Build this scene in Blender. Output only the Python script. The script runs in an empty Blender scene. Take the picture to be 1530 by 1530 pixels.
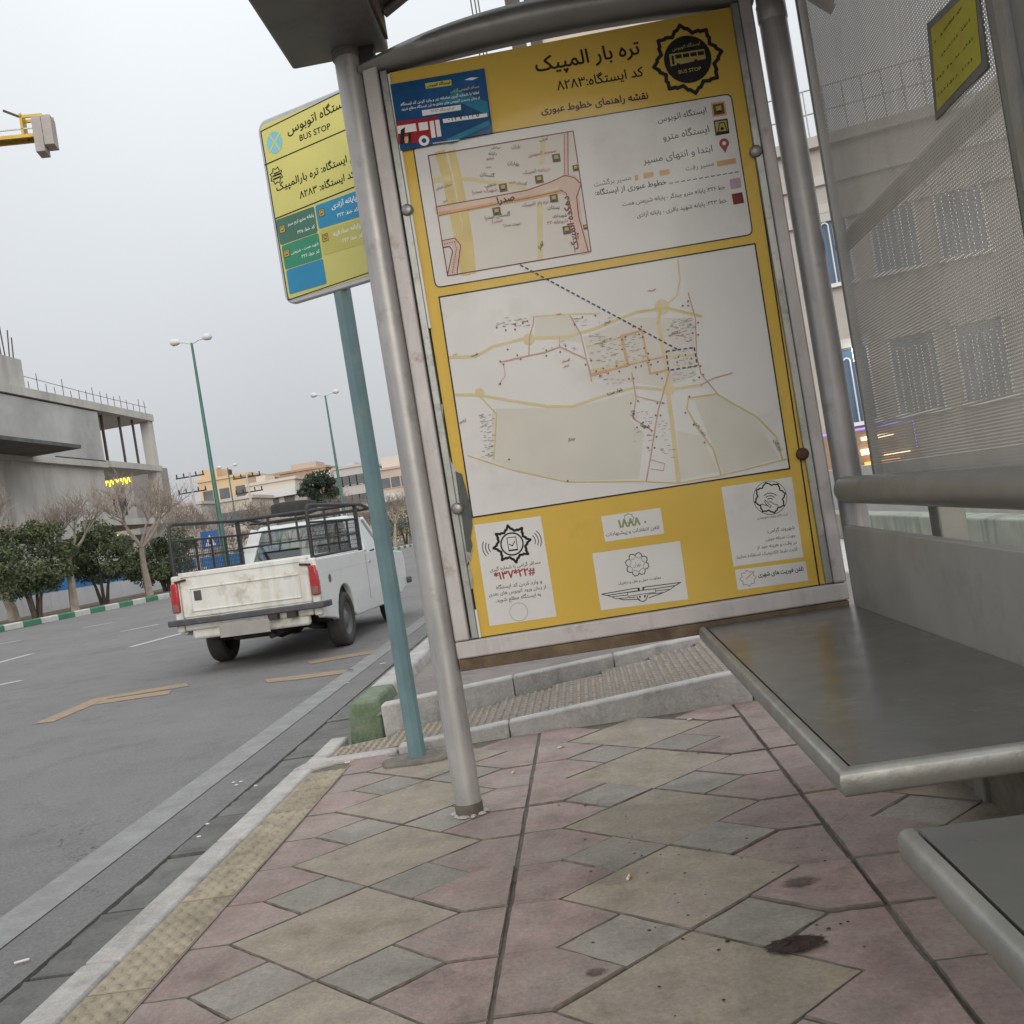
import bpy, bmesh, math, random
import numpy as np
from mathutils import Vector, Matrix
from mathutils.geometry import delaunay_2d_cdt, interpolate_bezier
R = math.radians
sc = bpy.context.scene
col = sc.collection
rnd = random.Random(7)

# ------------------------------------------------------------------ camera
FPX, RHO, PIT, YAW, CZ = 1533.0, R(9.26), R(.23), R(3.74), 1.0
cam = bpy.data.cameras.new('camera'); camo = bpy.data.objects.new('camera', cam); col.objects.link(camo)
cam.sensor_width = 36; cam.lens = FPX / 1530 * 36; cam.clip_start = .05; cam.clip_end = 6000
_F = Vector((-math.sin(YAW)*math.cos(PIT), math.cos(YAW)*math.cos(PIT), math.sin(PIT)))
_R = Vector((math.cos(YAW), math.sin(YAW), 0)); _U = _R.cross(_F)
_cr = _R*math.cos(RHO) - _U*math.sin(RHO); _cu = _R*math.sin(RHO) + _U*math.cos(RHO)
camo.matrix_world = Matrix(((_cr.x, _cu.x, -_F.x, 0), (_cr.y, _cu.y, -_F.y, 0), (_cr.z, _cu.z, -_F.z, CZ), (0, 0, 0, 1)))
sc.camera = camo
sc.render.resolution_x = sc.render.resolution_y = 1024
# ------------------------------------------------------------------ world, sun, exposure
SUN_EL, SUN_AZ = 19, 166          # azimuth from +Y clockwise
w = bpy.data.worlds.new('World'); sc.world = w; w.use_nodes = True
nt = w.node_tree; N = nt.nodes; L = nt.links; N.clear()
sky = N.new('ShaderNodeTexSky'); sky.sky_type = 'NISHITA'; sky.sun_disc = False
sky.sun_elevation = R(SUN_EL); sky.sun_rotation = R(SUN_AZ); sky.dust_density = 6; sky.air_density = 1.5
hs = N.new('ShaderNodeHueSaturation'); hs.inputs['Saturation'].default_value = .25; hs.inputs['Value'].default_value = 1.0
L.new(sky.outputs[0], hs.inputs['Color'])
tc = N.new('ShaderNodeTexCoord'); sx = N.new('ShaderNodeSeparateXYZ'); L.new(tc.outputs['Generated'], sx.inputs[0])
cl = N.new('ShaderNodeMapRange'); cl.inputs['From Min'].default_value = 0; cl.inputs['From Max'].default_value = 1
cl.inputs['To Min'].default_value = 6.3; cl.inputs['To Max'].default_value = 17.5; L.new(sx.outputs['Z'], cl.inputs['Value'])
ns = N.new('ShaderNodeTexNoise'); ns.inputs['Scale'].default_value = 2.2; ns.inputs['Detail'].default_value = 4; ns.inputs['Roughness'].default_value = .45
L.new(tc.outputs['Generated'], ns.inputs['Vector'])
mr = N.new('ShaderNodeMapRange'); mr.inputs['To Min'].default_value = .88; mr.inputs['To Max'].default_value = 1.12; L.new(ns.outputs['Fac'], mr.inputs['Value'])
mm = N.new('ShaderNodeMath'); mm.operation = 'MULTIPLY'; L.new(cl.outputs[0], mm.inputs[0]); L.new(mr.outputs[0], mm.inputs[1])
cloud = N.new('ShaderNodeMix'); cloud.data_type = 'RGBA'; cloud.blend_type = 'MULTIPLY'; cloud.inputs[0].default_value = 1
cloud.inputs[6].default_value = (.935, .975, 1.02, 1); L.new(mm.outputs[0], cloud.inputs[7])
mix = N.new('ShaderNodeMix'); mix.data_type = 'RGBA'; mix.inputs[0].default_value = .88     # a closed grey overcast over the clear sky
L.new(hs.outputs[0], mix.inputs[6]); L.new(cloud.outputs[2], mix.inputs[7])
bg = N.new('ShaderNodeBackground'); bg.inputs[1].default_value = .09; L.new(mix.outputs[2], bg.inputs[0])
wo = N.new('ShaderNodeOutputWorld'); L.new(bg.outputs[0], wo.inputs[0])
sun = bpy.data.lights.new('sun', 'SUN'); sun.energy = 1.5; sun.angle = R(40); sun.color = (1, .94, .86)
suno = bpy.data.objects.new('sun', sun); col.objects.link(suno)
_sd = Vector((math.sin(R(SUN_AZ))*math.cos(R(SUN_EL)), math.cos(R(SUN_AZ))*math.cos(R(SUN_EL)), math.sin(R(SUN_EL))))
suno.rotation_euler = _sd.to_track_quat('Z', 'Y').to_euler()
sc.view_settings.view_transform = 'Standard'; sc.view_settings.look = 'None'; sc.view_settings.exposure = 0; sc.view_settings.gamma = 1
sc.cycles.max_bounces = 8; sc.cycles.transparent_max_bounces = 16; sc.cycles.caustics_reflective = False; sc.cycles.caustics_refractive = False
sc.cycles.sample_clamp_indirect = 6

# ------------------------------------------------------------------ photo measurements -> places
def ray(u, v):
    du, dv = u-765, v-765
    xr = du*math.cos(RHO)-dv*math.sin(RHO); yu = -du*math.sin(RHO)-dv*math.cos(RHO)
    return _R*xr + _U*yu + _F*FPX
CAM = Vector((0, 0, CZ))
def AP(u, v, p0, n):
    r = ray(u, v); return CAM + r*((Vector(p0)-CAM).dot(n)/r.dot(n))
def AX(u, v, x): return AP(u, v, (x, 0, 0), Vector((1, 0, 0)))
def AY(u, v, y): return AP(u, v, (0, y, 0), Vector((0, 1, 0)))
def AZ(u, v, z): return AP(u, v, (0, 0, z), Vector((0, 0, 1)))
CAMB = .024
def zr(x): return -.165 - CAMB*(x+1.9)            # road falls to the right-hand gutter
NR = Vector((CAMB, 0, 1)).normalized()
def AR_(u, v, up=0): return AP(u, v, (-1.9, 0, -.165+up), NR)

# ------------------------------------------------------------------ materials
def lin(c): return tuple(((x/255)/12.92 if x/255 < .04045 else ((x/255+.055)/1.055)**2.4) for x in c)
MATS = {}
def mat(name, c, rough=.6, metal=0., var=.12, scale=6., bump=0., bscale=60., dirt=None, dscale=3., damt=.5, rand=0., spec=.5, emit=None, coat=0., streak=None, speck=0., crack=None, dust=None):
    if name in MATS: return MATS[name]
    m = bpy.data.materials.new(name); m.use_nodes = True; MATS[name] = m
    t = m.node_tree; n = t.nodes; l = t.links; b = n['Principled BSDF']
    b.inputs['Roughness'].default_value = rough; b.inputs['Metallic'].default_value = metal
    b.inputs['Specular IOR Level'].default_value = spec; b.inputs['Coat Weight'].default_value = coat; b.inputs['Coat Roughness'].default_value = .08
    g = n.new('ShaderNodeNewGeometry')
    def noise(s, det=4, ro=.6, stretch=None):
        x = n.new('ShaderNodeTexNoise'); x.inputs['Scale'].default_value = s; x.inputs['Detail'].default_value = det; x.inputs['Roughness'].default_value = ro
        if stretch:
            mp = n.new('ShaderNodeMapping'); mp.inputs['Scale'].default_value = stretch; l.new(g.outputs['Position'], mp.inputs['Vector']); l.new(mp.outputs[0], x.inputs['Vector'])
        else: l.new(g.outputs['Position'], x.inputs['Vector'])
        return x
    def ramp(src, lo, hi):
        r = n.new('ShaderNodeMapRange'); r.inputs['From Min'].default_value = lo; r.inputs['From Max'].default_value = hi; l.new(src, r.inputs['Value']); return r.outputs[0]
    def mx(f, a, bb, blend='MIX'):
        x = n.new('ShaderNodeMix'); x.data_type = 'RGBA'; x.blend_type = blend
        for i, s in ((0, f), (6, a), (7, bb)):
            if hasattr(s, 'is_linked') or hasattr(s, 'node'): l.new(s, x.inputs[i])
            elif i == 0: x.inputs[0].default_value = s
            else: x.inputs[i].default_value = (*s[:3], 1)
        return x.outputs[2]
    out = None
    if var:
        f = ramp(noise(scale).outputs['Fac'], .3, .7)
        out = mx(f, tuple(x*(1-var) for x in c), tuple(min(1, x*(1+var)) for x in c))
    else: out = mx(0., c, c)
    if dirt:
        f = ramp(noise(dscale, 6, .7).outputs['Fac'], .68-damt*.35, .78)
        out = mx(f, out, dirt)
    if streak:
        f = ramp(noise(streak[1], 5, .65, (1, 1, .12)).outputs['Fac'], .5, .75)
        out = mx(f, out, streak[0])
    if dust:
        f = ramp(noise(dust[1], 5, .7).outputs['Fac'], .38, .72); ml = n.new('ShaderNodeMath'); ml.operation = 'MULTIPLY'; ml.inputs[1].default_value = dust[2]; l.new(f, ml.inputs[0]); out = mx(ml.outputs[0], out, dust[0])
    if speck:
        f = ramp(noise(70, 9, .8).outputs['Fac'], .35, .65); out = mx(1., out, mx(f, (1-speck,)*3, (1+speck*.8,)*3), 'MULTIPLY')
    if crack:
        vo = n.new('ShaderNodeTexVoronoi'); vo.feature = 'DISTANCE_TO_EDGE'; vo.inputs['Scale'].default_value = crack[0]
        wv = n.new('ShaderNodeVectorMath'); wv.operation = 'MULTIPLY_ADD'; wv.inputs[1].default_value = (.5/crack[0],)*3; l.new(noise(crack[0]*3, 5, .7).outputs['Color'], wv.inputs[0]); l.new(g.outputs['Position'], wv.inputs[2]); l.new(wv.outputs[0], vo.inputs['Vector'])
        f1 = ramp(vo.outputs['Distance'], .004, .0); f2 = ramp(noise(crack[0]*1.3, 2).outputs['Fac'], .5, .6); ml = n.new('ShaderNodeMath'); ml.operation = 'MULTIPLY'; l.new(f1, ml.inputs[0]); l.new(f2, ml.inputs[1]); out = mx(ml.outputs[0], out, crack[1])
    if rand:
        oi = n.new('ShaderNodeObjectInfo'); h = n.new('ShaderNodeHueSaturation')
        v = n.new('ShaderNodeMapRange'); v.inputs['To Min'].default_value = 1-rand; v.inputs['To Max'].default_value = 1+rand
        l.new(oi.outputs['Random'], v.inputs['Value']); l.new(v.outputs[0], h.inputs['Value']); l.new(out, h.inputs['Color']); out = h.outputs[0]
    l.new(out, b.inputs['Base Color'])
    if var and rough > .15:
        rr = n.new('ShaderNodeMapRange'); rr.inputs['To Min'].default_value = max(.03, rough-.12); rr.inputs['To Max'].default_value = min(1, rough+.12)
        l.new(noise(scale*2.3).outputs['Fac'], rr.inputs['Value']); l.new(rr.outputs[0], b.inputs['Roughness'])
    if bump:
        bp = n.new('ShaderNodeBump'); bp.inputs['Strength'].default_value = bump; bp.inputs['Distance'].default_value = .01
        l.new(noise(bscale, 5, .65).outputs['Fac'], bp.inputs['Height']); l.new(bp.outputs[0], b.inputs['Normal'])
    if emit:
        b.inputs['Emission Color'].default_value = (*c, 1); b.inputs['Emission Strength'].default_value = emit
    return m
def glassmat(name, tint, refl=.12, rough=.04, ior=1.45):
    m = bpy.data.materials.new(name); m.use_nodes = True; t = m.node_tree; n = t.nodes; l = t.links; n.clear()
    tr = n.new('ShaderNodeBsdfTransparent'); tr.inputs[0].default_value = (*tint, 1)
    gl = n.new('ShaderNodeBsdfGlossy'); gl.inputs['Roughness'].default_value = rough
    lw = n.new('ShaderNodeFresnel'); lw.inputs[0].default_value = ior
    ad = n.new('ShaderNodeMath'); ad.operation = 'ADD'; ad.use_clamp = True; ad.inputs[1].default_value = refl; l.new(lw.outputs[0], ad.inputs[0])
    ms = n.new('ShaderNodeMixShader'); l.new(ad.outputs[0], ms.inputs[0]); l.new(tr.outputs[0], ms.inputs[1]); l.new(gl.outputs[0], ms.inputs[2])
    o = n.new('ShaderNodeOutputMaterial'); l.new(ms.outputs[0], o.inputs[0]); MATS[name] = m; return m
def perfmat(name, c, pitch, rad):
    m = mat(name, c, .5, .3, .12, 3., 0, dirt=tuple(x*.7 for x in c), dscale=4, damt=.5)
    t = m.node_tree; n = t.nodes; l = t.links; b = n['Principled BSDF']
    g = n.new('ShaderNodeNewGeometry'); s = n.new('ShaderNodeSeparateXYZ'); l.new(g.outputs['Position'], s.inputs[0])
    def M_(op, a, bb=None):
        x = n.new('ShaderNodeMath'); x.operation = op
        for i, q in enumerate((a, bb)):
            if q is None: continue
            if hasattr(q, 'node'): l.new(q, x.inputs[i])
            else: x.inputs[i].default_value = q
        return x.outputs[0]
    a = M_('DIVIDE', s.outputs['Y'], pitch); z = M_('DIVIDE', s.outputs['Z'], pitch*math.sqrt(3))
    ds = []
    for off in (0, .5):
        fa = M_('SUBTRACT', M_('FRACT', M_('ADD', a, 50+off)), .5); fz = M_('MULTIPLY', M_('SUBTRACT', M_('FRACT', M_('ADD', z, 50+off)), .5), math.sqrt(3))
        ds.append(M_('SQRT', M_('ADD', M_('MULTIPLY', fa, fa), M_('MULTIPLY', fz, fz))))
    hole = M_('LESS_THAN', M_('MINIMUM', ds[0], ds[1]), rad/pitch)
    tr = n.new('ShaderNodeBsdfTransparent'); ms = n.new('ShaderNodeMixShader'); l.new(hole, ms.inputs[0]); l.new(b.outputs[0], ms.inputs[1]); l.new(tr.outputs[0], ms.inputs[2])
    l.new(ms.outputs[0], n['Material Output'].inputs[0]); return m

# ------------------------------------------------------------------ mesh helpers
class MB:
    def __init__(s): s.v = []; s.f = []; s.mi = []; s.cur = 0
    def add(s, vs, fs):
        o = len(s.v); s.v += [tuple(x) for x in vs]; s.f += [tuple(i+o for i in f) for f in fs]; s.mi += [s.cur]*len(fs); return s
    def box(s, x0, x1, y0, y1, z0, z1):
        return s.add([(x, y, z) for z in (z0, z1) for y in (y0, y1) for x in (x0, x1)],
                     [(0, 2, 3, 1), (4, 5, 7, 6), (0, 1, 5, 4), (2, 6, 7, 3), (0, 4, 6, 2), (1, 3, 7, 5)])
    def bar(s, p, q, w, h=None, up=(0, 0, 1)):
        p, q = Vector(p), Vector(q); h = h or w; d = (q-p).normalized(); u = Vector(up)
        if abs(d.dot(u)) > .98: u = Vector((0, 1, 0))
        a = d.cross(u).normalized()*w/2; b = a.cross(d).normalized()*h/2
        return s.add([p-a-b, p+a-b, p+a+b, p-a+b, q-a-b, q+a-b, q+a+b, q-a+b], [(0, 1, 2, 3), (7, 6, 5, 4), (0, 4, 5, 1), (1, 5, 6, 2), (2, 6, 7, 3), (3, 7, 4, 0)])
    def tube(s, pts, r, n=8, cap=True):
        pts = [Vector(p) for p in pts]; m = len(pts); rs = r if isinstance(r, (list, tuple)) else [r]*m
        vs = []; a = None
        for i, p in enumerate(pts):
            d = (pts[min(i+1, m-1)]-pts[max(i-1, 0)]).normalized()
            if a is None: a = d.orthogonal().normalized()
            else:
                a = a-d*a.dot(d); a = a.normalized() if a.length > 1e-6 else d.orthogonal().normalized()
            b = d.cross(a)
            vs += [p+(a*math.cos(2*math.pi*k/n)+b*math.sin(2*math.pi*k/n))*rs[i] for k in range(n)]
        fs = [(i*n+k, i*n+(k+1) % n, (i+1)*n+(k+1) % n, (i+1)*n+k) for i in range(m-1) for k in range(n)]
        if cap: fs += [tuple(range(n))[::-1], tuple((m-1)*n+k for k in range(n))]
        return s.add(vs, fs)
    def prism(s, poly, d0, d1, ax='x'):            # poly in the other two axes
        def mk(a, b, d): return {'x': (d, a, b), 'y': (a, d, b), 'z': (a, b, d)}[ax]
        n = len(poly); vs = [mk(a, b, d0) for a, b in poly]+[mk(a, b, d1) for a, b in poly]
        return s.add(vs, [tuple(range(n))[::-1], tuple(range(n, 2*n))]+[(i, (i+1) % n, (i+1) % n+n, i+n) for i in range(n)])
    def lathe(s, prof, c, ax='z', n=20):           # prof: (radius, height)
        vs = []; c = Vector(c)
        for r, h in prof:
            for k in range(n):
                a = 2*math.pi*k/n; x, y = r*math.cos(a), r*math.sin(a)
                vs.append(c+Vector({'z': (x, y, h), 'x': (h, x, y), 'y': (x, h, y)}[ax]))
        m = len(prof)
        return s.add(vs, [(i*n+k, i*n+(k+1) % n, (i+1)*n+(k+1) % n, (i+1)*n+k) for i in range(m-1) for k in range(n)])
    def mesh(s, name, mats):
        me = bpy.data.meshes.new(name); me.from_pydata(s.v, [], s.f)
        mats = mats if isinstance(mats, (list, tuple)) else [mats]
        for m in mats: me.materials.append(m)
        if len(mats) > 1: me.polygons.foreach_set('material_index', s.mi)
        bm = bmesh.new(); bm.from_mesh(me); bmesh.ops.recalc_face_normals(bm, faces=bm.faces); bm.to_mesh(me); bm.free()
        return me
    def obj(s, name, mats, parent=None, smooth=False, bevel=0, seg=2, kind=None):
        o = bpy.data.objects.new(name, s.mesh(name, mats)); col.objects.link(o)
        if parent is not None: o.parent = parent
        if smooth: shade(o)
        if bevel:
            bv = o.modifiers.new('bevel', 'BEVEL'); bv.width = bevel; bv.segments = seg; bv.limit_method = 'ANGLE'; bv.angle_limit = R(35)
            shade(o, 45)
        if kind: o['kind'] = kind
        return o
def shade(o, ang=50):
    me = o.data
    for p in me.polygons: p.use_smooth = True
    bm = bmesh.new(); bm.from_mesh(me)
    for e in bm.edges: e.smooth = not (len(e.link_faces) == 2 and e.calc_face_angle(0) > R(ang))
    bm.to_mesh(me); bm.free()
def thing(name, label, cat, loc=(0, 0, 0), rot=(0, 0, 0), group=None):
    o = bpy.data.objects.new(name, None); col.objects.link(o); o.location = loc; o.rotation_euler = rot; o.empty_display_size = .1
    o['label'] = label; o['category'] = cat
    if group: o['group'] = group
    return o
def tag(o, label, cat, group=None):
    o['label'] = label; o['category'] = cat
    if group: o['group'] = group
    return o
def inst(name, me, parent, loc=(0, 0, 0), rot=(0, 0, 0), scale=(1, 1, 1)):
    o = bpy.data.objects.new(name, me); col.objects.link(o); o.parent = parent; o.location = loc; o.rotation_euler = rot; o.scale = scale; return o

# ------------------------------------------------------------------ Persian lettering
FORMS = {'ا': (0xFE8D, 2), 'آ': (0xFE81, 2), 'ب': (0xFE8F, 4), 'پ': (0xFB56, 4), 'ت': (0xFE95, 4), 'ج': (0xFE9D, 4), 'چ': (0xFB7A, 4), 'ح': (0xFEA1, 4), 'خ': (0xFEA5, 4),
 'د': (0xFEA9, 2), 'ذ': (0xFEAB, 2), 'ر': (0xFEAD, 2), 'ز': (0xFEAF, 2), 'س': (0xFEB1, 4), 'ش': (0xFEB5, 4), 'ص': (0xFEB9, 4), 'ض': (0xFEBD, 4), 'ط': (0xFEC1, 4), 'ع': (0xFEC9, 4), 'غ': (0xFECD, 4),
 'ف': (0xFED1, 4), 'ق': (0xFED5, 4), 'ک': (0xFB8E, 4), 'گ': (0xFB92, 4), 'ل': (0xFEDD, 4), 'م': (0xFEE1, 4), 'ن': (0xFEE5, 4), 'و': (0xFEED, 2), 'ه': (0xFEE9, 4), 'ی': (0xFBFC, 4)}
def shape_text(s):
    if not any(c in FORMS or '۰' <= c <= '۹' for c in s): return s
    out = []
    for i, c in enumerate(s):
        f = FORMS.get(c)
        if not f: out.append(c); continue
        jp = i > 0 and FORMS.get(s[i-1], (0, 0))[1] == 4; jn = i+1 < len(s) and s[i+1] in FORMS and f[1] == 4
        out.append(chr(f[0]+(3 if jp and jn else 1 if jp else 2 if jn else 0)))
    r = []; run = ''
    for c in out:
        if '۰' <= c <= '۹': run += c
        else: r += [run, c]; run = ''
    r.append(run); return ''.join(reversed(r))
TCACHE = {}
def text_geo(s, bold=0., res=3):
    key = (s, bold, res)
    if key in TCACHE: return TCACHE[key]
    c = bpy.data.curves.new('t', 'FONT'); c.body = shape_text(s); o = bpy.data.objects.new('t', c); col.objects.link(o)
    dg = bpy.context.evaluated_depsgraph_get(); cu = o.evaluated_get(dg).to_curve(dg)
    loops = []
    for sp in cu.splines:
        pts = []
        if sp.type == 'BEZIER':
            bp = sp.bezier_points; n = len(bp)
            for i in range(n):
                a, b = bp[i], bp[(i+1) % n]
                straight = ((a.handle_right-a.co).length < 1e-5 and (b.handle_left-b.co).length < 1e-5) or a.handle_right_type == 'VECTOR' and b.handle_left_type == 'VECTOR'
                q = [a.co.copy()] if straight else interpolate_bezier(a.co, a.handle_right, b.handle_left, b.co, res+1)[:-1]
                pts += [(p.x, p.y) for p in q]
        else: pts = [(p.co.x, p.co.y) for p in sp.points]
        cl_ = []
        for p in pts:
            if not cl_ or math.dist(p, cl_[-1]) > 1e-4: cl_.append(p)
        if len(cl_) > 2: loops.append(np.array(cl_))
    o.to_curve_clear() if hasattr(o, 'to_curve_clear') else None
    bpy.data.objects.remove(o); bpy.data.curves.remove(c)
    area = sum(float(np.sum(l[:, 0]*np.roll(l[:, 1], -1)-np.roll(l[:, 0], -1)*l[:, 1])) for l in loops)
    sg = 1 if area > 0 else -1
    if bold:
        nl = []
        def sar(l): return float(np.sum(l[:, 0]*np.roll(l[:, 1], -1)-np.roll(l[:, 0], -1)*l[:, 1]))
        def has(l, p):
            a, c2 = l, np.roll(l, -1, 0); k = ((a[:, 1] > p[1]) != (c2[:, 1] > p[1])); x = a[:, 0]+(p[1]-a[:, 1])*(c2[:, 0]-a[:, 0])/np.where(k, c2[:, 1]-a[:, 1], 1); return (k & (p[0] < x)).sum() % 2 == 1
        maj = [l for l in loops if sar(l)*sg > 0]; foreign = [l for l in loops if sar(l)*sg < 0 and not any(has(m, l[0]) for m in maj)]
        def sgn(l): return -sg if any(l is f for f in foreign) or (sar(l)*sg > 0 and any(has(f, l[0]) for f in foreign)) else sg
        for l in loops:
            d = np.roll(l, -1, 0)-np.roll(l, 1, 0); d /= np.maximum(np.linalg.norm(d, axis=1, keepdims=True), 1e-9)
            nl.append(l+np.stack([d[:, 1], -d[:, 0]], 1)*bold*sgn(l))
        loops = nl
    vs = np.concatenate(loops); es = []; k = 0
    for l in loops:
        n = len(l); es += [(k+i, k+(i+1) % n) for i in range(n)]; k += n
    r = delaunay_2d_cdt([Vector(p) for p in vs], es, [], 0, 1e-6)
    V = np.array([(p.x, p.y) for p in r[0]]); T = [f for f in r[2]]
    C = np.array([V[list(f)].mean(0) for f in T]); A = vs[[e[0] for e in es]]; B = vs[[e[1] for e in es]]
    wn = np.zeros(len(T))
    cy = C[:, 1:2]; cx = C[:, 0:1]
    cr = (B[:, 0]-A[:, 0])*(cy-A[:, 1])-(cx-A[:, 0])*(B[:, 1]-A[:, 1])
    wn = ((A[:, 1] <= cy) & (B[:, 1] > cy) & (cr > 0)).sum(1)-((A[:, 1] > cy) & (B[:, 1] <= cy) & (cr < 0)).sum(1)
    T = [f for f, q in zip(T, wn) if q != 0]
    TCACHE[key] = (V, T, float(vs[:, 0].min()), float(vs[:, 0].max())); return TCACHE[key]

class Print:
    """flat print on a real surface: shapes measured in the photograph, laid on the surface's own plane, one layer above the other"""
    def __init__(s, p0, nrm, root): s.p0 = Vector(p0); s.n = Vector(nrm).normalized(); s.root = root
    def P(s, u, v, lay): return AP(u, v, s.p0+s.n*(.0004+.0005*lay), s.n)
    def polys(s, name, m, polys, lay=1, parent=None, label=None):
        b = MB()
        for i, p in enumerate(polys): b.add([s.P(u, v, lay+.75*i/len(polys)) for u, v in p], [tuple(range(len(p)))])
        o = b.obj(name, m, parent or s.root)
        if label: o['label'] = label
        return o
    def rect(s, name, m, a, b, c, d, lay=1, **k): return s.polys(name, m, [[a, b, c, d]], lay, **k)
    def text(s, txt, l, r, m, lay=2, bold=.012, up=None, ys=1., res=2, parent=None, cap=None):
        V, T, x0, x1 = text_geo(txt, bold, res); l, r = Vector(l), Vector(r); b = (r-l); k0 = b.length/(x1-x0); k = min(k0, cap or 1e9); b.normalize(); l = l+b*((k0-k)*(x1-x0)/2)
        u = Vector(up).normalized() if up else Vector((b.y, -b.x))
        vs = [l+b*((x-x0)*k)+u*(y*k*ys) for x, y in V]
        mb = MB(); mb.add([s.P(p.x, p.y, lay) for p in vs], T); return mb.obj('lettering', m, parent or s.root)
def strip(pts, wd, closed=False, dash=None):
    pts = [Vector(p) for p in pts]; out = []
    segs = list(zip(pts, pts[1:]+[pts[0]])) if closed else list(zip(pts, pts[1:]))
    for a, b in segs:
        d = b-a; ln = d.length
        if ln < 1e-6: continue
        d /= ln; n = Vector((-d.y, d.x))*wd/2
        if dash:
            t = 0
            while t < ln: e = min(ln, t+dash[0]); out.append([a+d*t-n, a+d*e-n, a+d*e+n, a+d*t+n]); t += dash[0]+dash[1]
        else: out.append([a-n-d*wd*.3, b-n+d*wd*.3, b+n+d*wd*.3, a+n-d*wd*.3])
    return [[(p.x, p.y) for p in q] for q in out]
def arc(c, r, a0=0, a1=360, n=24, e=(1, 0), f=(0, -1)):
    return [(c[0]+r*(math.cos(R(a0+(a1-a0)*i/n))*e[0]+math.sin(R(a0+(a1-a0)*i/n))*f[0]), c[1]+r*(math.cos(R(a0+(a1-a0)*i/n))*e[1]+math.sin(R(a0+(a1-a0)*i/n))*f[1])) for i in range(n+(a1-a0 < 360))]

# ================================================================== SETTING
M_asph = mat('asphalt', (.182, .176, .17), .85, 0, .14, .5, .6, 260, dirt=(.115, .111, .108), dscale=2.4, damt=.45, speck=.3, crack=(.45, (.05, .05, .05)), dust=((.225, .215, .205), 2.2, .6))
M_gutter = mat('gutter concrete', (.142, .138, .127), .85, 0, .2, 5, .35, 90, dirt=(.075, .078, .068), dscale=7, damt=.5, rand=.12, speck=.2)
M_kerb = mat('pale kerb stone', (.43, .41, .385), .8, 0, .14, 9, .4, 60, dirt=(.25, .228, .2), dscale=7, damt=.5, rand=.1, speck=.2)
M_bed = mat('mortar bed', (.15, .128, .105), .95, 0, .3, 25, .6, 150)
M_pink = mat('pink paving', (.285, .203, .181), .74, 0, .28, 7, .4, 48, dirt=(.13, .1, .09), dscale=9, damt=.4, rand=.1, dust=((.315, .268, .232), 3.1, .85), speck=.22)
M_ochre = mat('ochre paving', (.275, .232, .168), .74, 0, .28, 7, .4, 48, dirt=(.135, .115, .09), dscale=8, damt=.42, rand=.1, dust=((.315, .268, .232), 3.1, .85), speck=.22)
M_grey = mat('grey paving', (.242, .226, .192), .74, 0, .26, 7, .4, 48, dirt=(.125, .115, .1), dscale=9, damt=.4, rand=.1, dust=((.315, .268, .232), 3.1, .85), speck=.22)
M_tact = mat('ochre tactile slab', (.33, .28, .2), .8, 0, .18, 6, .3, 130, dirt=(.15, .12, .09), dscale=14, damt=.55, rand=.08)
M_tact2 = mat('mauve tactile slab', (.25, .215, .2), .8, 0, .15, 8, .3, 130, dirt=(.14, .12, .1), dscale=12, damt=.5)
M_soil = mat('bare soil', (.16, .12, .085), .95, 0, .3, 3, .6, 60)
M_conc2 = mat('worn concrete pavement', (.235, .2, .18), .85, 0, .2, 3, .4, 90, dirt=(.12, .1, .085), dscale=4, damt=.5)
M_white = mat('worn white road paint', (.275, .27, .262), .75, 0, .12, 9, .2, 150, dirt=(.19, .184, .178), dscale=6, damt=.95, speck=.2)
M_dash = mat('white lane paint', (.5, .5, .49), .7, 0, .1, 6, dirt=(.2, .195, .19), dscale=6, damt=.5)
M_orange = mat('worn orange road paint', (.36, .235, .12), .75, 0, .15, 12, .2, 150, dirt=(.185, .177, .168), dscale=7, damt=.95)
M_green = mat('green kerb paint', (.12, .18, .095), .75, 0, .25, 14, .3, 80, dirt=(.27, .27, .22), dscale=12, damt=.75, speck=.2)
M_greenfar = mat('faded green kerb paint', (.05, .19, .105), .7, 0, .15, 3, dirt=(.2, .24, .2), dscale=5, damt=.3)
M_whitefar = mat('whitewashed kerb paint', (.52, .52, .5), .7, 0, .12, 3, dirt=(.3, .29, .27), dscale=4, damt=.4)

def sheet(name, pts, m, kind='structure', parent=None):
    b = MB(); b.add(pts, [tuple(range(len(pts)))]); return b.obj(name, m, parent, kind=kind if parent is None else None)
sheet('ground', [(-3000, -1500, -.42), (3000, -1500, -.42), (3000, 4000, -.42), (-3000, 4000, -.42)], M_conc2)
def KX(y):                                        # kerb of the planted verge across the road
    P_ = [(-30, -16.6), (10, -16.2), (25.8, -15.4), (34, -14.3), (67, -11.5), (140, -7)]
    for (a, b), (c, d) in zip(P_, P_[1:]):
        if y <= c: return b+(d-b)*(y-a)/(c-a)
    return P_[-1][1]
b = MB(); ys = [-25+i*4 for i in range(43)]
for i, y in enumerate(ys):
    for k in range(6):
        x = -1.92+(KX(y)-.3+1.92)*k/5; b.v.append((x, y, zr(x)))
b.f = [(i*6+k, i*6+k+1, i*6+k+7, i*6+k+6) for i in range(len(ys)-1) for k in range(5)]; b.mi = [0]*len(b.f)
road = b.obj('road', M_asph, kind='structure')
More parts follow.
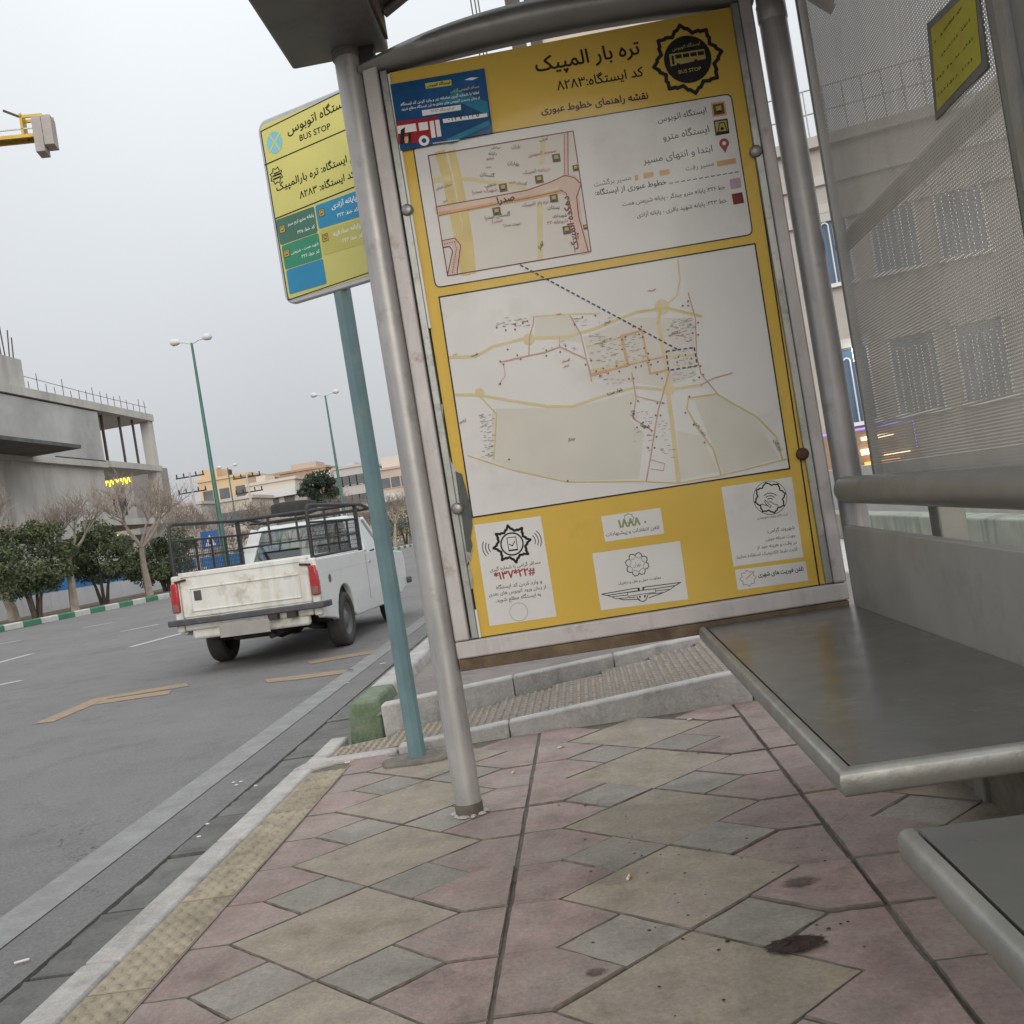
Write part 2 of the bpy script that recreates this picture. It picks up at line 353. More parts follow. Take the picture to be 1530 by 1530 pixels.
# markings
def road_print(name, m, polys, parent=road):
    b = MB()
    for p in polys: b.add([AR_(u, v, .004) for u, v in p], [tuple(range(len(p)))])
    return b.obj(name, m, parent)
def road_poly(name, m, polys):
    b = MB()
    for p in polys: b.add([(x, y, zr(x)+.004) for x, y in p], [tuple(range(len(p)))])
    return b.obj(name, m, road)
road_poly('edge_line', M_white, [[(-2.33, -20), (-2.15, -20), (-2.15, 110), (-2.33, 110)]])
for (u0, v0), (u1, v1) in (((195, 967), (274, 946)), ((180, 944), (237, 933)), ((-12, 993), (48, 977)), ((-40, 1032), (32, 1017)), ((125, 938), (170, 930)), ((-30, 968), (30, 957))):
    a, c = AR_(u0, v0), AR_(u1, v1); d = Vector((c.x-a.x, c.y-a.y)); d.normalize(); n = Vector((-d.y, d.x))*.065
    road_poly('lane_dash', M_dash, [[(a.x-n.x, a.y-n.y), (c.x-n.x, c.y-n.y), (c.x+n.x, c.y+n.y), (a.x+n.x, a.y+n.y)]])
road_print('bus_bay_marking', M_orange, [[(48, 1082), (140, 1044), (160, 1044), (80, 1078)], [(140, 1044), (278, 1020), (282, 1025), (160, 1044)], [(150, 1046), (256, 1031), (252, 1037), (140, 1053)]])
road_print('bus_bay_marking', M_orange, [[(396, 1015), (455, 1008), (528, 999), (528, 1004), (455, 1014), (400, 1020)]])
road_print('bus_bay_marking', M_orange, [[(458, 988), (566, 970), (568, 974), (464, 992)]])
# gutter of concrete slabs
gut = sheet('gutter', [(-1.935, -20, -.186), (-1.45, -20, -.186), (-1.45, 90, -.186), (-1.935, 90, -.186)], M_bed)
b = MB(); b.box(-1.96, -1.915, -20, 90, -.24, -.163); b.obj('gutter_edge', M_asph, gut)
js = sorted(AZ(u/2.353, 880+v/2.353, -.17).y for u, v in ((95, 1380), (395, 1140), (615, 945), (785, 805), (930, 695), (1020, 600), (1105, 530), (1190, 465)))
js = [js[0]-.62*k for k in (5, 4, 3, 2, 1)]+js+[js[-1]+.75*k for k in range(1, 14)]
for a, c in zip(js, js[1:]):
    b = MB(); j = lambda s=.012: rnd.uniform(-s, s)
    n = 16; L0 = [(-1.9+j(.007), a+.012+(c-a-.024)*i/n) for i in range(n+1)]; b.prism([(-1.508, a+.012)]+[(-1.508, c-.012)]+L0[::-1], -.225, -.166+j(.004), 'z')
    b.obj('gutter_slab', M_gutter, gut)
# near kerb
kerb = sheet('kerb', [(-1.5, -12, -.12), (-1.39, -12, -.12), (-1.39, 5.3, -.12), (-1.5, 5.3, -.12)], M_bed)
y = -5.35
for ln in [1.0]*10:
    b = MB(); e = min(y+ln, 4.64); b.box(-1.502, -1.393, y+.004, e-.004, -.24, .004+rnd.uniform(-.003, .003)); b.obj('kerb_stone', M_kerb, kerb, bevel=.012); y += ln
b = MB(); b.prism([(-1.502, 4.645), (-1.393, 4.645), (-1.30, 4.70), (-1.02, 4.722), (-1.02, 4.80), (-1.30, 4.795), (-1.42, 4.79), (-1.47, 4.735)], -.24, .012, 'z'); b.obj('kerb_stone', M_kerb, kerb, bevel=.012)
b = MB(); b.box(-1.49, -1.395, 4.80, 5.34, -.24, -.005); b.obj('kerb_stone', M_kerb, kerb, bevel=.012)
# tactile blister strip along the kerb
pav = sheet('pavement', [(-1.392, -12, -.008), (4.2, -12, -.008), (4.2, 4.76, -.008), (-1.392, 4.76, -.008)], M_bed)
def dome(b, x, y, z, rx, ry, h, n=8):
    vs = [(x+rx*q*math.cos(2*math.pi*k/n), y+ry*q*math.sin(2*math.pi*k/n), z+hh) for q, hh in ((1, 0), (.72, h*.8)) for k in range(n)]+[(x, y, z+h)]
    b.add(vs, [(k, (k+1) % n, n+(k+1) % n, n+k) for k in range(n)]+[(n+k, n+(k+1) % n, 2*n) for k in range(n)])
b = MB(); b.box(-.084, .084, .002, .296, -.03, 0)
for i in range(4):
    for k in range(6): dome(b, -.0635+.0423*i, .025+.0495*k, 0, .0165, .019, .0062)
tme = b.mesh('tactile_slab', M_tact)
for p in tme.polygons: p.use_smooth = len(p.vertices) < 5 and p.normal.z < .999 and p.area < .001
for k in range(-12, 16):
    if k*.3+.15 < 4.6: inst('tactile_slab', tme, pav, (-1.304, k*.3+.045, .001+rnd.uniform(-.002, .002)))
b = MB(); b.box(-1.217, -1.211, -4, 4.6, -.03, .003); b.obj('joint_strip', mat('joint mortar', (.2, .175, .15), .9, 0, .2, 20, .3, 100), pav)
# diamond paving between the long grooves
G = .885; HY = .2945; J = .0026
def inset(poly, d):
    n = len(poly); c = [Vector(p) for p in poly]; out = []
    ar = sum(c[i].x*c[(i+1) % n].y-c[(i+1) % n].x*c[i].y for i in range(n)); s = 1 if ar > 0 else -1
    for i in range(n):
        a, p, q = c[i-1], c[i], c[(i+1) % n]; d1 = (p-a).normalized(); d2 = (q-p).normalized()
        n1 = Vector((-d1.y, d1.x))*s; n2 = Vector((-d2.y, d2.x))*s; bi = n1+n2; k = d/max(.25, (1+n1.dot(n2))/2)/2
        out.append((p.x+bi.x*k, p.y+bi.y*k))
    return out
def tile_mesh(name, poly, m):
    def rough(p, amp, per=5):
        out = []; n = len(p)
        for i in range(n):
            a, c = Vector(p[i]), Vector(p[(i+1) % n]); d = (c-a).normalized(); nn = Vector((-d.y, d.x))
            for k in range(per): q = a.lerp(c, k/per)+nn*(rnd.gauss(0, amp) if k else 0); out.append((q.x, q.y))
        return out
    b = MB(); o = rough(inset(poly, J), .0009); i = rough(inset(poly, J+.0028), .0013); n = len(o)
    b.cur = 1; b.add([(x, y, -.03) for x, y in o]+[(x, y, -.0045) for x, y in o]+[(x, y, 0) for x, y in i],
          [(k, (k+1) % n, n+(k+1) % n, n+k) for k in range(n)]+[(n+k, n+(k+1) % n, 2*n+(k+1) % n, 2*n+k) for k in range(n)])
    b.cur = 0; b.add([(x, y, 0) for x, y in i], [tuple(range(n))])
    return b.mesh(name, [m, M_edge])
D = .313; g2 = G/2-.0025; M_edge = mat('dirty slab edge', (.17, .142, .116), .9, 0, .3, 30, .3, 100, dirt=(.07, .06, .048), dscale=5, damt=.6)
T_y = [tile_mesh('ochre_slab', [(-D, 0), (0, -HY), (D, 0), (0, HY)], M_ochre) for _ in range(6)]
T_g = [tile_mesh('grey_slab', [(-D/2, 0), (0, -HY/2), (D/2, 0), (0, HY/2)], M_grey) for _ in range(6)]
def pk(sx, sy):
    p = [(D, 0), (g2, 0), (g2, HY), (D, HY), (D/2, HY/2)]; return [(x*sx, y_*sy) for x, y_ in p]
T_p = {(sx_, sy): [tile_mesh('pink_slab', pk(sx_, sy), M_pink) for _ in range(4)] for sx_ in (1, -1) for sy in (1, -1)}
for ci in range(4):
    cx = -.7875+G*ci
    for ri in range(-5, 6):
        cy = 2.66+.589*ri; z = lambda: rnd.uniform(-.003, .002)
        if cy > 4.75: continue
        tl = lambda: (rnd.uniform(-.006, .006), rnd.uniform(-.006, .006), 0)
        if cy < 4.5: inst('ochre_slab', rnd.choice(T_y), pav, (cx, cy, z()), tl())
        if cy+HY < 4.62:
            for s in (-1, 1): inst('grey_slab', rnd.choice(T_g), pav, (cx+s*D/2, cy+HY, z()), tl())
        for k, me in T_p.items():
            if cy+k[1]*HY < 4.8: inst('pink_slab', rnd.choice(me), pav, (cx, cy, z()), tl())
# raised crossing ramp with two low kerbs
def zra(x): return .052+.069*(x+.48)
def YF(x): return 5.19+.41*(x+1.17) if x < .6 else 5.9157+.12*(x-.6)               # inner face of the far kerb
ramp = sheet('ramp', [(-1.39, 4.76, zra(-1.39)-.045), (2.6, 4.76, zra(2.6)-.045), (2.6, YF(2.6), zra(2.6)-.045), (-1.39, YF(-1.39), zra(-1.39)-.045)], M_bed)
xs = [-1.015, -.485, .64, 1.5, 2.6]
for a, c in zip(xs, xs[1:]):
    a += .004; b = MB(); b.add([(a, 4.72, -.06), (c, 4.72, -.06), (c, 4.802, -.06), (a, 4.802, -.06), (a, 4.72, zra(a)+.012), (c, 4.72, zra(c)+.012), (c, 4.802, zra(c)+.012), (a, 4.802, zra(a)+.012)],
        [(0, 1, 2, 3), (7, 6, 5, 4), (0, 4, 5, 1), (1, 5, 6, 2), (2, 6, 7, 3), (3, 7, 4, 0)]); b.obj('kerb_stone', M_kerb, ramp, bevel=.01)
x = -1.385
while x < 2.5:
    x1 = x+.268; b = MB(); y0 = 4.806; nr = 7; xc = (x+x1)/2; ye = min(YF(x), YF(x1))-.006
    b.add([(x, y0, zra(x)-.04), (x1, y0, zra(x1)-.04), (x1, ye, zra(x1)-.04), (x, ye, zra(x)-.04), (x, y0, zra(x)), (x1, y0, zra(x1)), (x1, ye, zra(x1)), (x, ye, zra(x))], [(7, 6, 5, 4), (0, 4, 5, 1), (1, 5, 6, 2), (2, 6, 7, 3), (3, 7, 4, 0)])
    b.cur = 1
    for k in range(nr):
        bx = x+.02+.0383*k; q = y0+.01
        while q < ye-.05:
            e = min(q+.052, ye-.008); zz = zra(bx+.01)
            b.add([(bx, q, zz), (bx+.022, q, zz+.0015), (bx+.022, e, zz+.0015), (bx, e, zz), (bx+.005, q+.007, zz+.008), (bx+.017, q+.007, zz+.009), (bx+.017, e-.007, zz+.009), (bx+.005, e-.007, zz+.008)], [(4, 5, 6, 7), (0, 1, 5, 4), (1, 2, 6, 5), (2, 3, 7, 6), (3, 0, 4, 7)]); q += .062
    b.obj('tactile_slab', [M_tact2, M_tact], ramp); x += .272
xs = [-1.17, -.5, .05, .6, 1.5, 2.6]
for a, c in zip(xs, xs[1:]):
    a += .004; zt = lambda q: max(.152, zra(q)+.022)
    b = MB(); b.add([(q, YF(q)+o, z) for z0 in (0, 1) for q, o in ((a, 0), (c, 0), (c, .1), (a, .1)) for z in ([-.05, zt(q)][z0],)],
        [(0, 1, 2, 3), (7, 6, 5, 4), (0, 4, 5, 1), (1, 5, 6, 2), (2, 6, 7, 3), (3, 7, 4, 0)]); b.obj('kerb_stone', M_kerb, ramp, bevel=.01)
sheet('footway', [(-1.2, YF(-1.2)+.03, .1), (.6, YF(.6)+.03, .115), (2.6, YF(2.6)+.03, .155), (9, 7.5, .155), (9, 120, .2), (-1.2, 120, .1)], M_conc2)
# tall road kerb beyond the stop: first stone painted green
k2 = sheet('roadside_kerb', [(-1.5, 5.3, -.2), (-1.19, 5.3, -.2), (-1.19, 110, -.2), (-1.5, 110, -.2)], M_bed)
prof = lambda: [(-1.40, -.24), (-1.2, -.24), (-1.195, .10), (-1.215, .165), (-1.35, .165), (-1.375, .11)]
y = 5.33
for k in range(60):
    ln = .5 if k == 0 else .75; b = MB(); b.prism(prof(), y+.006, y+ln-.006, 'y')
    b.obj('kerb_stone', M_green if k == 0 else M_kerb, k2, bevel=.015); y += ln
# planted verge over the road and its green and white kerb
vp = [(KX(y)-.1, y, zr(KX(y))+.12) for y in range(-25, 145, 10)]
b = MB(); n = len(vp); b.v = vp+[(-140, p[1], .32) for p in vp]; b.f = [(i, i+1, n+i+1, n+i) for i in range(n-1)]; b.mi = [0]*(n-1)
verge = b.obj('verge', M_soil, kind='structure')
mk = MB(); mk.box(0, .01, 0, .01, 0, .01)
med = MB(); med.v = [(KX(y)+o, y, zr(KX(y))+.01) for y in range(14, 120, 5) for o in (-.24, -.02)]; med.f = [(2*i, 2*i+1, 2*i+3, 2*i+2) for i in range(21)]; med.mi = [0]*21
medo = med.obj('verge_kerb', M_bed, kind='structure')
b = MB(); b.prism([(-.2, -.1), (0, -.1), (0, .14), (-.03, .17), (-.2, .17)], .008, .742, 'y'); mg = b.mesh('kerb_block', M_greenfar); mw = b.mesh('kerb_block', M_whitefar)
y = 14.0
for k in range(118):
    d = (KX(y+.75)-KX(y))/.75; inst('kerb_block', mg if k % 2 else mw, medo, (KX(y), y, zr(KX(y))), (0, 0, -math.atan(d))); y += .75

# ================================================================== BUS SHELTER
M_tube = mat('weathered aluminium paint', (.43, .412, .4), .42, .3, .14, 4, .06, 200, dirt=(.24, .22, .205), dscale=7, damt=.35, streak=((.3, .285, .28), 14))
M_frame = mat('chalky white frame paint', (.50, .462, .445), .5, .15, .1, 6, .05, 200, dirt=(.24, .17, .125), dscale=11, damt=.28, streak=((.4, .365, .35), 18))
M_rust = mat('rusty underside', (.15, .105, .065), .85, .1, .35, 14, .3, 90)
M_roof = mat('dirty grey roof sheet', (.2, .19, .178), .55, .25, .16, 3, .08, 90, dirt=(.1, .085, .07), dscale=4, damt=.45)
M_black = mat('black rubber', (.02, .02, .02), .6, 0, .2, 10)
M_chan = mat('grey aluminium channel', (.33, .335, .31), .38, .6, .15, 9, .08, 150, dirt=(.16, .15, .13), dscale=16, damt=.45)
M_chanw = mat('white plastic edge', (.66, .65, .62), .5, 0, .08, 10)
M_dark = mat('dark peeled backing', (.085, .095, .085), .7, 0, .2, 15, .2, 80)
M_stone = mat('polished grey slab', (.1, .098, .09), .22, 0, .14, 5, .03, 120, dirt=(.16, .155, .145), dscale=6, damt=.4)
M_back = mat('grey painted backrest', (.31, .30, .28), .5, .1, .1, 4, .05, 120, dirt=(.24, .228, .2), dscale=5, damt=.35)
M_trim = mat('brushed aluminium trim', (.29, .285, .26), .42, .5, .16, 9, .15, 40, dirt=(.23, .215, .18), dscale=12, damt=.5)
M_plinth = mat('stained plinth', (.16, .135, .105), .9, 0, .3, 6, .4, 60, dirt=(.07, .06, .045), dscale=5, damt=.5)
M_perf = perfmat('perforated steel', (.52, .495, .455), .0098, .0018)
M_clip = mat('steel clip', (.3, .29, .28), .45, .7, .15, 30)
M_clipr = mat('rusty clip', (.09, .05, .035), .8, .3, .3, 30)
YP = 3.561
sh = thing('bus_shelter', 'grey tubular bus shelter with perforated back wall and arched roof over the bench', 'bus shelter', (0, 0, 0))
for x, y in ((-.547, YP), (.918, YP), (-.547, .6), (.918, .6)):
    b = MB(); b.lathe([(0, -.02), (.047, -.02), (.047, 2.72), (0, 2.72)], (x, y, 0), n=28); p = b.obj('post', M_tube, sh, smooth=True)
    b = MB(); b.lathe([(.0475, 2.52), (.05, 2.525), (.05, 2.58), (.0475, 2.585)] if x > 0 else [(.0475, .0), (.0495, .004), (.049, .035), (.0475, .04)], (x, y, 0), n=28); b.obj('collar', M_tube if x > 0 else M_plinth, p, smooth=True)
    b = MB()
    for k in range(9):
        a = k*.7+x; dome(b, x+.05*math.cos(a), y+.05*math.sin(a), .0, .018+.008*math.sin(3*k), .016, .008, 6)
    b.obj('grout', M_kerb, p)
# roof: edge beam, curved sheet, gussets
RY = 2.05  # unseen near end of the roof, cut short so more light reaches the poster
b = MB(); b.box(-.758, -.405, RY, 3.625, 2.70, 2.80); b.obj('roof_edge_beam', M_roof, sh, bevel=.012)
b = MB(); b.box(-.404, -.394, RY, 3.56, 2.715, 2.835); b.obj('roof_angle', M_rust, sh)
def roofz(x): t = (x-.18)/.62; return 2.975-.2*t*t
xs = [-.39+.1*i for i in range(16)]; b = MB()
b.v = [(x, y, roofz(x)+o) for y in (RY, 3.54) for x in xs for o in (0, .03)]; n = len(xs)
for i in range(n-1):
    for o, fl in ((0, 0), (1, 1)):
        a = 2*i+o; q = (a, a+2, a+2+2*n, a+2*n); b.f.append(q)
    b.f += [(2*i, 2*i+2, 2*i+3, 2*i+1), (2*n+2*i, 2*n+2*i+2, 2*n+2*i+3, 2*n+2*i+1)]
b.mi = [0]*len(b.f); b.obj('roof_sheet', M_roof, sh, smooth=True)
for y in (3.52, 2.8, 2.1):
    b = MB(); b.tube([(x, y, roofz(x)-.02) for x in xs], .018, 8); b.obj('roof_rib', M_roof, sh, smooth=True)
for x in (1.12,):
    b = MB(); b.box(x-.02, x+.14, RY, 3.6, 2.76, 2.86); b.obj('roof_rear_beam', M_roof, sh, bevel=.01)
for y in (YP, .6):
    b = MB(); b.prism([(-.56, 2.62), (-.455, 2.62), (-.445, 2.712), (-.5, 2.712)], y-.02, y+.02, 'y'); b.obj('gusset', M_black, sh)
    b = MB(); b.lathe([(0, 2.672), (.052, 2.672), (.052, 2.7), (0, 2.7)], (-.548, y, 0), n=24); b.obj('cap', M_roof, sh, smooth=True)
    b = MB(); b.bar((.918, y, 2.72), (1.13, y, 2.80), .05, .05); b.obj('roof_bracket', M_roof, sh)
# information panel frame
fx0, fx1, fz0, fz1 = -.499, .85, .535, 2.60
def stile(name, x0, x1, y0, y1, z0, z1, m, bev=.006): b = MB(); b.box(x0, x1, y0, y1, z0, z1); return b.obj(name, m, sh, bevel=bev)
stile('frame_stile', fx0, fx0+.053, 3.525, 3.595, fz0+.066, fz1+.02, M_frame); stile('frame_stile', fx1-.042, fx1, 3.525, 3.595, fz0+.066, fz1+.02, M_frame)
stile('frame_rail', fx0, fx1, 3.525, 3.595, fz0+.004, fz0+.064, M_frame); stile('frame_underside', fx0+.004, fx1-.004, 3.528, 3.60, fz0-.038, fz0+.002, M_rust, .002)
stile('frame_recess', fx0+.054, fx1-.043, 3.570, 3.590, fz0+.066, fz1, M_dark, 0)
for x, s in ((-.441, 1), (.781, -1)):
    ch = stile('retaining_channel', x, x+.026, 3.536, 3.566, .602, fz1, M_chan, .003)
stile('pane_edge', -.4145, -.4065, 3.538, 3.556, 1.69, 2.585, M_chanw, 0); stile('pane_edge', -.4145, -.4065, 3.538, 3.556, .603, .70, M_chanw, 0)
for u, v, m in ((608, 313, M_clip), (683, 760, M_clip), (1130, 225, M_clip), (1200, 678, M_clipr)):
    p = AY(u, v, 3.53); b = MB(); b.lathe([(0, -.006), (.012, -.0055), (.0185, -.002), (.021, .004), (.021, .03)], p, 'y', 20); c = b.obj('clip', m, sh, smooth=True)
    b = MB(); b.lathe([(.006, -.0068), (.006, -.005), (0, -.005)], p, 'y', 10); b.obj('screw', M_black, c)
# arched crown of the panel
b = MB(); K = 28
for i in range(K+1):
    x = fx0-.012+(fx1-fx0+.024)*i/K; t = (2*i/K-1); hi = 2.632+.115*(1-abs(t)**2.2); lo = 2.594+.036*(1-t*t)
    pr = [(0, 0), (-.035, .28), (-.045, .62), (-.03, .92), (0, 1), (.05, 1), (.06, .5), (.05, 0)]
    b.v += [(x, 3.555+a, lo+(hi-lo)*c) for a, c in pr]
b.f = [(i*8+k, i*8+(k+1) % 8, (i+1)*8+(k+1) % 8, (i+1)*8+k) for i in range(K) for k in range(8)]+[tuple(range(8)), tuple(K*8+k for k in range(8))]; b.mi = [0]*len(b.f)
b.obj('arched_crown', mat('grey crown paint', (.27, .265, .255), .4, .4, .14, 5, .05, 120, dirt=(.15, .135, .12), dscale=6, damt=.4), sh, smooth=True)
# perforated back wall, uprights, rails
for y0, y1 in ((2.2, 3.535), (.55, 2.04)):
    b = MB(); b.add([(1.0, y0, .9), (1.0, y1, .9), (1.0, y1, 2.75), (1.0, y0, 2.75)], [(0, 1, 2, 3)]); b.obj('perforated_sheet', M_perf, sh)
M_up = mat('olive grey upright', (.2, .195, .17), .5, .2, .12, 5)
b = MB(); b.box(.997, 1.03, 3.535, 3.548, .9, 2.75); b.obj('sheet_edge', M_up, sh)
for y in (2.12,):
    b = MB(); b.box(1.002, 1.02, y-.085, y+.085, .88, 2.75); u = b.obj('upright', M_up, sh); b = MB(); b.box(.988, 1.004, y-.018, y+.022, .88, 2.75); b.obj('cover_strip', M_trim, u)
b = MB(); b.tube([(1.09, .5, 1.77), (1.09, 3.78, 1.77)], .03, 14); b.obj('back_tube', M_rust, sh, smooth=True)
b = MB(); b.tube([(.893, 3.50, .908), (.893, 2.1, .889), (.893, .5, .868)], .045, 22); b.obj('handrail', mat('grey handrail paint', (.225, .22, .2), .38, .35, .14, 5, .05, 120, dirt=(.17, .16, .12), dscale=8, damt=.4), sh, smooth=True)
for y in (2.98, 1.55, .65):
    b = MB(); b.box(.985, 1.062, y-.04, y+.04, -.02, .93); b.obj('rear_leg', M_up, sh, bevel=.006)
b = MB(); b.box(1.0, 1.16, -1.2, 3.62, -.03, .26); b.obj('plinth', M_plinth, sh, bevel=.01)

# benches: two slabs in a row
def bench(y0, y1, label, yb0, yb1):
    t = thing('bench', label, 'bench', (0, 0, 0)); zt = .527
    b = MB(); b.box(.357, .848, y0+.027, y1, zt-.03, zt-.0015); s = b.obj('seat', M_stone, t, bevel=.002)
    pr = [(0, 0), (-.009, .0008), (-.016, -.003), (-.0195, -.009), (-.021, -.022), (-.0195, -.037), (-.014, -.043), (0, -.043)]
    b = MB(); pth = [((.351, y1), (-1, 0)), ((.351, y0+.022), (-1, 1.0)), ((.846, y0+.022), (0, 1))]   # front edge then the near end
    pts = [((.351, y1), (1, 0)), ((.351, y0+.022), (1, 1)), ((.846, y0+.022), (0, 1))]
    for (x, y), (ax_, ay_) in pts: b.v += [(x+a*ax_, y+a*ay_, zt+c) for a, c in pr]
    n = len(pr); b.f = [(i*n+k, i*n+(k+1) % n, (i+1)*n+(k+1) % n, (i+1)*n+k) for i in range(2) for k in range(n)]; b.mi = [0]*len(b.f)
    b.obj('nosing', M_trim, s, smooth=True)
    b = MB(); b.box(.356, .842, y0+.03, y1-.01, zt-.045, zt-.031); b.obj('underside', M_plinth, t)
    for y in (y0+.35*(y1-y0), y0+.8*(y1-y0)): b = MB(); b.box(.45, 1.0, y-.025, y+.025, zt-.095, zt-.046); b.obj('bracket', M_up, t)
    b = MB(); c = [(yb0, .505), (yb1, .505), (yb1, .765), (yb1-.025, .792), (yb0, .758)]; b.prism(c, .85, .878, 'x'); b.obj('backrest', M_back, t, bevel=.005)
    return t
bench(1.618, 3.5, 'long grey bench slab with backrest touching the yellow map panel', 1.40, 3.47)
bench(-.6, 1.331, 'nearest grey bench slab, cut off by the lower right corner', -.6, 1.33)

# ------------------------------------------------------------------ the map poster
Kc = (.022, .02, .022)
I_blk = mat('black print', Kc, .5, 0, .15, 30); I_yel = mat('yellow poster print', (.73, .49, .095), .5, 0, .05, 3, dirt=(.58, .4, .09), dscale=3, damt=.3, spec=.25)
I_wht = mat('white poster print', (.78, .76, .745), .5, 0, .03, 4, dirt=(.66, .635, .61), dscale=3, damt=.35, spec=.25)
I_line = mat('map border print', (.16, .015, .03), .5, 0, .1, 20); I_pink = mat('map pink print', (.71, .52, .44), .45, 0, .08, 15); I_red = mat('map red print', (.38, .06, .07), .5, 0, .1, 20)
I_rd = mat('map road yellow print', (.68, .54, .22), .45, 0, .08, 15); I_rdp = mat('map pale road print', (.70, .60, .34), .45, 0, .06, 15); I_or = mat('map orange print', (.66, .40, .18), .45, 0, .1, 15)
I_brn = mat('map brown route print', (.56, .36, .28), .45, 0, .15, 15); I_prk = mat('map park tint', (.70, .672, .60), .45, 0, .04, 8); I_blue = mat('navy dash print', (.05, .05, .12), .5, 0, .1, 20)
I_ico = mat('brown stop icon', (.14, .085, .03), .5, 0, .15, 60); I_icoy = mat('stop icon yellow', (.5, .4, .13), .5, 0, .1, 60); I_gry = mat('grey fine print', (.2, .19, .19), .5, 0, .1, 60)
I_pal = mat('pale map wash', (.70, .665, .615), .45, 0, .03, 8); I_gold = mat('olive green lettering', (.28, .36, .16), .5, 0, .1, 40); I_maroon = mat('maroon print', (.2, .035, .03), .5, 0, .1, 40)
I_lil = mat('lilac print', (.5, .36, .43), .5, 0, .08, 40)
post = MB(); c4 = [AY(u, v, YP-.013) for u, v in ((578, 108), (1098, 18), (1228, 880), (708, 950))]
x0_, x1_ = -.409, .7815; post.box(x0_, x1_, YP-.0125, YP-.006, .603, 2.592)
po = tag(post.obj('map_poster', I_yel), 'large yellow bus route map poster filling the shelter end panel', 'poster')
W = Print((0, YP-.0125, 0), (0, -1, 0), po)
def zz(ox, oy, s): return lambda x, y: (ox+x/s, oy+y/s)
W.polys('border_line', I_blk, strip([(1096, 20), (1225, 879)], 2.2)); W.polys('border_line', I_blk, strip([(582, 112), (709, 950)], 2.0))
# heading
W.text('تره بار المپیک', (801, 107), (957, 80), I_blk, bold=.018); W.text('کد ایستگاه:۸۲۸۳', (833, 135), (962, 113), I_blk, bold=.014); W.text('نقشه راهنمای خطوط عبوری', (809, 170), (969, 147), I_blk, bold=.028)
EB, FB = (.987, -.16), (-.16, -.987)
def rosette(c, Ro, Rv, m, wd, n=8, a0=90, lay=2, bulge=.86, parent=None, name='emblem'):
    p = []
    for k in range(n):
        a = a0+k*360/n; h = 180/n
        for r, q in ((Rv, -h), (Ro*bulge, -h*.55), (Ro*bulge*1.0, -h*.36), (Ro, 0), (Ro*bulge, h*.36), (Ro*bulge, h*.55)):
            t = R(a+q); p.append((c[0]+r*(math.cos(t)*EB[0]+math.sin(t)*FB[0]), c[1]+r*(math.cos(t)*EB[1]+math.sin(t)*FB[1])))
    return W.polys(name, m, strip(p, wd, True), lay, parent=parent)
C0 = (1027.6, 88.5); rosette(C0, 52, 40, I_blk, 5.5, a0=94, bulge=.88); W.polys('emblem_disc', I_blk, [arc(C0, 35.5, e=EB, f=FB, n=36)], 2)
Z = zz(960, 20, 6.953)
ic = W.polys('emblem_bus', I_icoy, [[Z(275, 425), Z(640, 370), Z(660, 470), Z(295, 550)]], 3)
W.polys('emblem_window', I_blk, [[Z(x, y), Z(x+66, y-11), Z(x+72, y+29), Z(x+6, y+40)] for x, y in ((338, 432), (416, 421), (494, 409), (570, 398))]+[[Z(298, 442), Z(322, 438), Z(334, 530), Z(310, 534)]]+[arc(Z(372, 533), 2.6, n=10), arc(Z(556, 492), 2.6, n=10)], 4)
W.text('ایستگاه اتوبوس', Z(310, 388), Z(600, 322), I_icoy, 3, .01); W.text('BUS STOP', Z(378, 628), Z(612, 588), I_icoy, 3, .02)
# legend box with the local map
def rbox(pts, r):
    out = []
    for i in range(4):
        a, p, q = [Vector(pts[(i+k) % 4]) for k in (-1, 0, 1)]; s = p+(a-p).normalized()*r; e = p+(q-p).normalized()*r
        out += [tuple(s.lerp(p, t).lerp(p.lerp(e, t), t)) for t in (0, .33, .66, 1)]
    return out
lb = rbox([(617, 219), (1092, 140), (1125, 350), (651, 430)], 9); W.polys('legend_box', I_wht, [lb], 1); W.polys('legend_border', I_blk, strip(lb, 1.7, True), 2)
mp = [(656, 444), (1128, 364), (1180, 700), (706, 773)]; W.polys('area_map', I_wht, [mp], 1); W.polys('area_map_border', I_blk, strip(mp, 2, True), 4)
W.text('ایستگاه اتوبوس', (983, 183), (1056, 168), I_blk, bold=.005); W.text('ایستگاه مترو', (991, 210), (1060, 197), I_blk, bold=.005); W.text('ابتدا و انتهای مسیر', (961, 245), (1065, 226), I_blk, bold=.005)
W.text('مسیر رفت', (1025, 255), (1067, 247), I_gry, bold=.01); W.text('مسیر برگشت', (888, 279), (943, 268), I_gry, bold=.01); W.text('خطوط عبوری از ایستگاه:', (890, 292), (996, 275), I_blk, bold=.014)
W.text('خط ۳۲۶: پایانه مترو چیتگر - پایانه شریعتی همت', (930, 308), (1084, 282), I_blk, bold=.008); W.text('خط ۳۲۳: پایانه شهید باقری - پایانه آزادی', (952, 325), (1086, 302), I_blk, bold=.008)
def bus_icon(c, s, lay=3, frame=I_ico):
    q = lambda a, b_: (c[0]+s*(a*EB[0]+b_*FB[0]), c[1]+s*(a*EB[1]+b_*FB[1])); sq = lambda r, dy=0, rx=None: [q(-(rx or r), -r+dy), q(rx or r, -r+dy), q(rx or r, r+dy), q(-(rx or r), r+dy)]
    W.polys('stop_icon', frame, [sq(1)], lay); W.polys('stop_icon_bus', I_icoy, [sq(.42, .2, .5)], lay+1); W.polys('stop_icon_detail', I_blk, [[q(-.5, -.35), q(.5, -.35), q(.4, -.62), q(-.4, -.62)]], lay+1)
W.polys('icon_ground', I_or, [[(1062, 154), (1083, 151), (1086, 172), (1065, 175)]], 2); bus_icon((1074, 163), 8, 3)
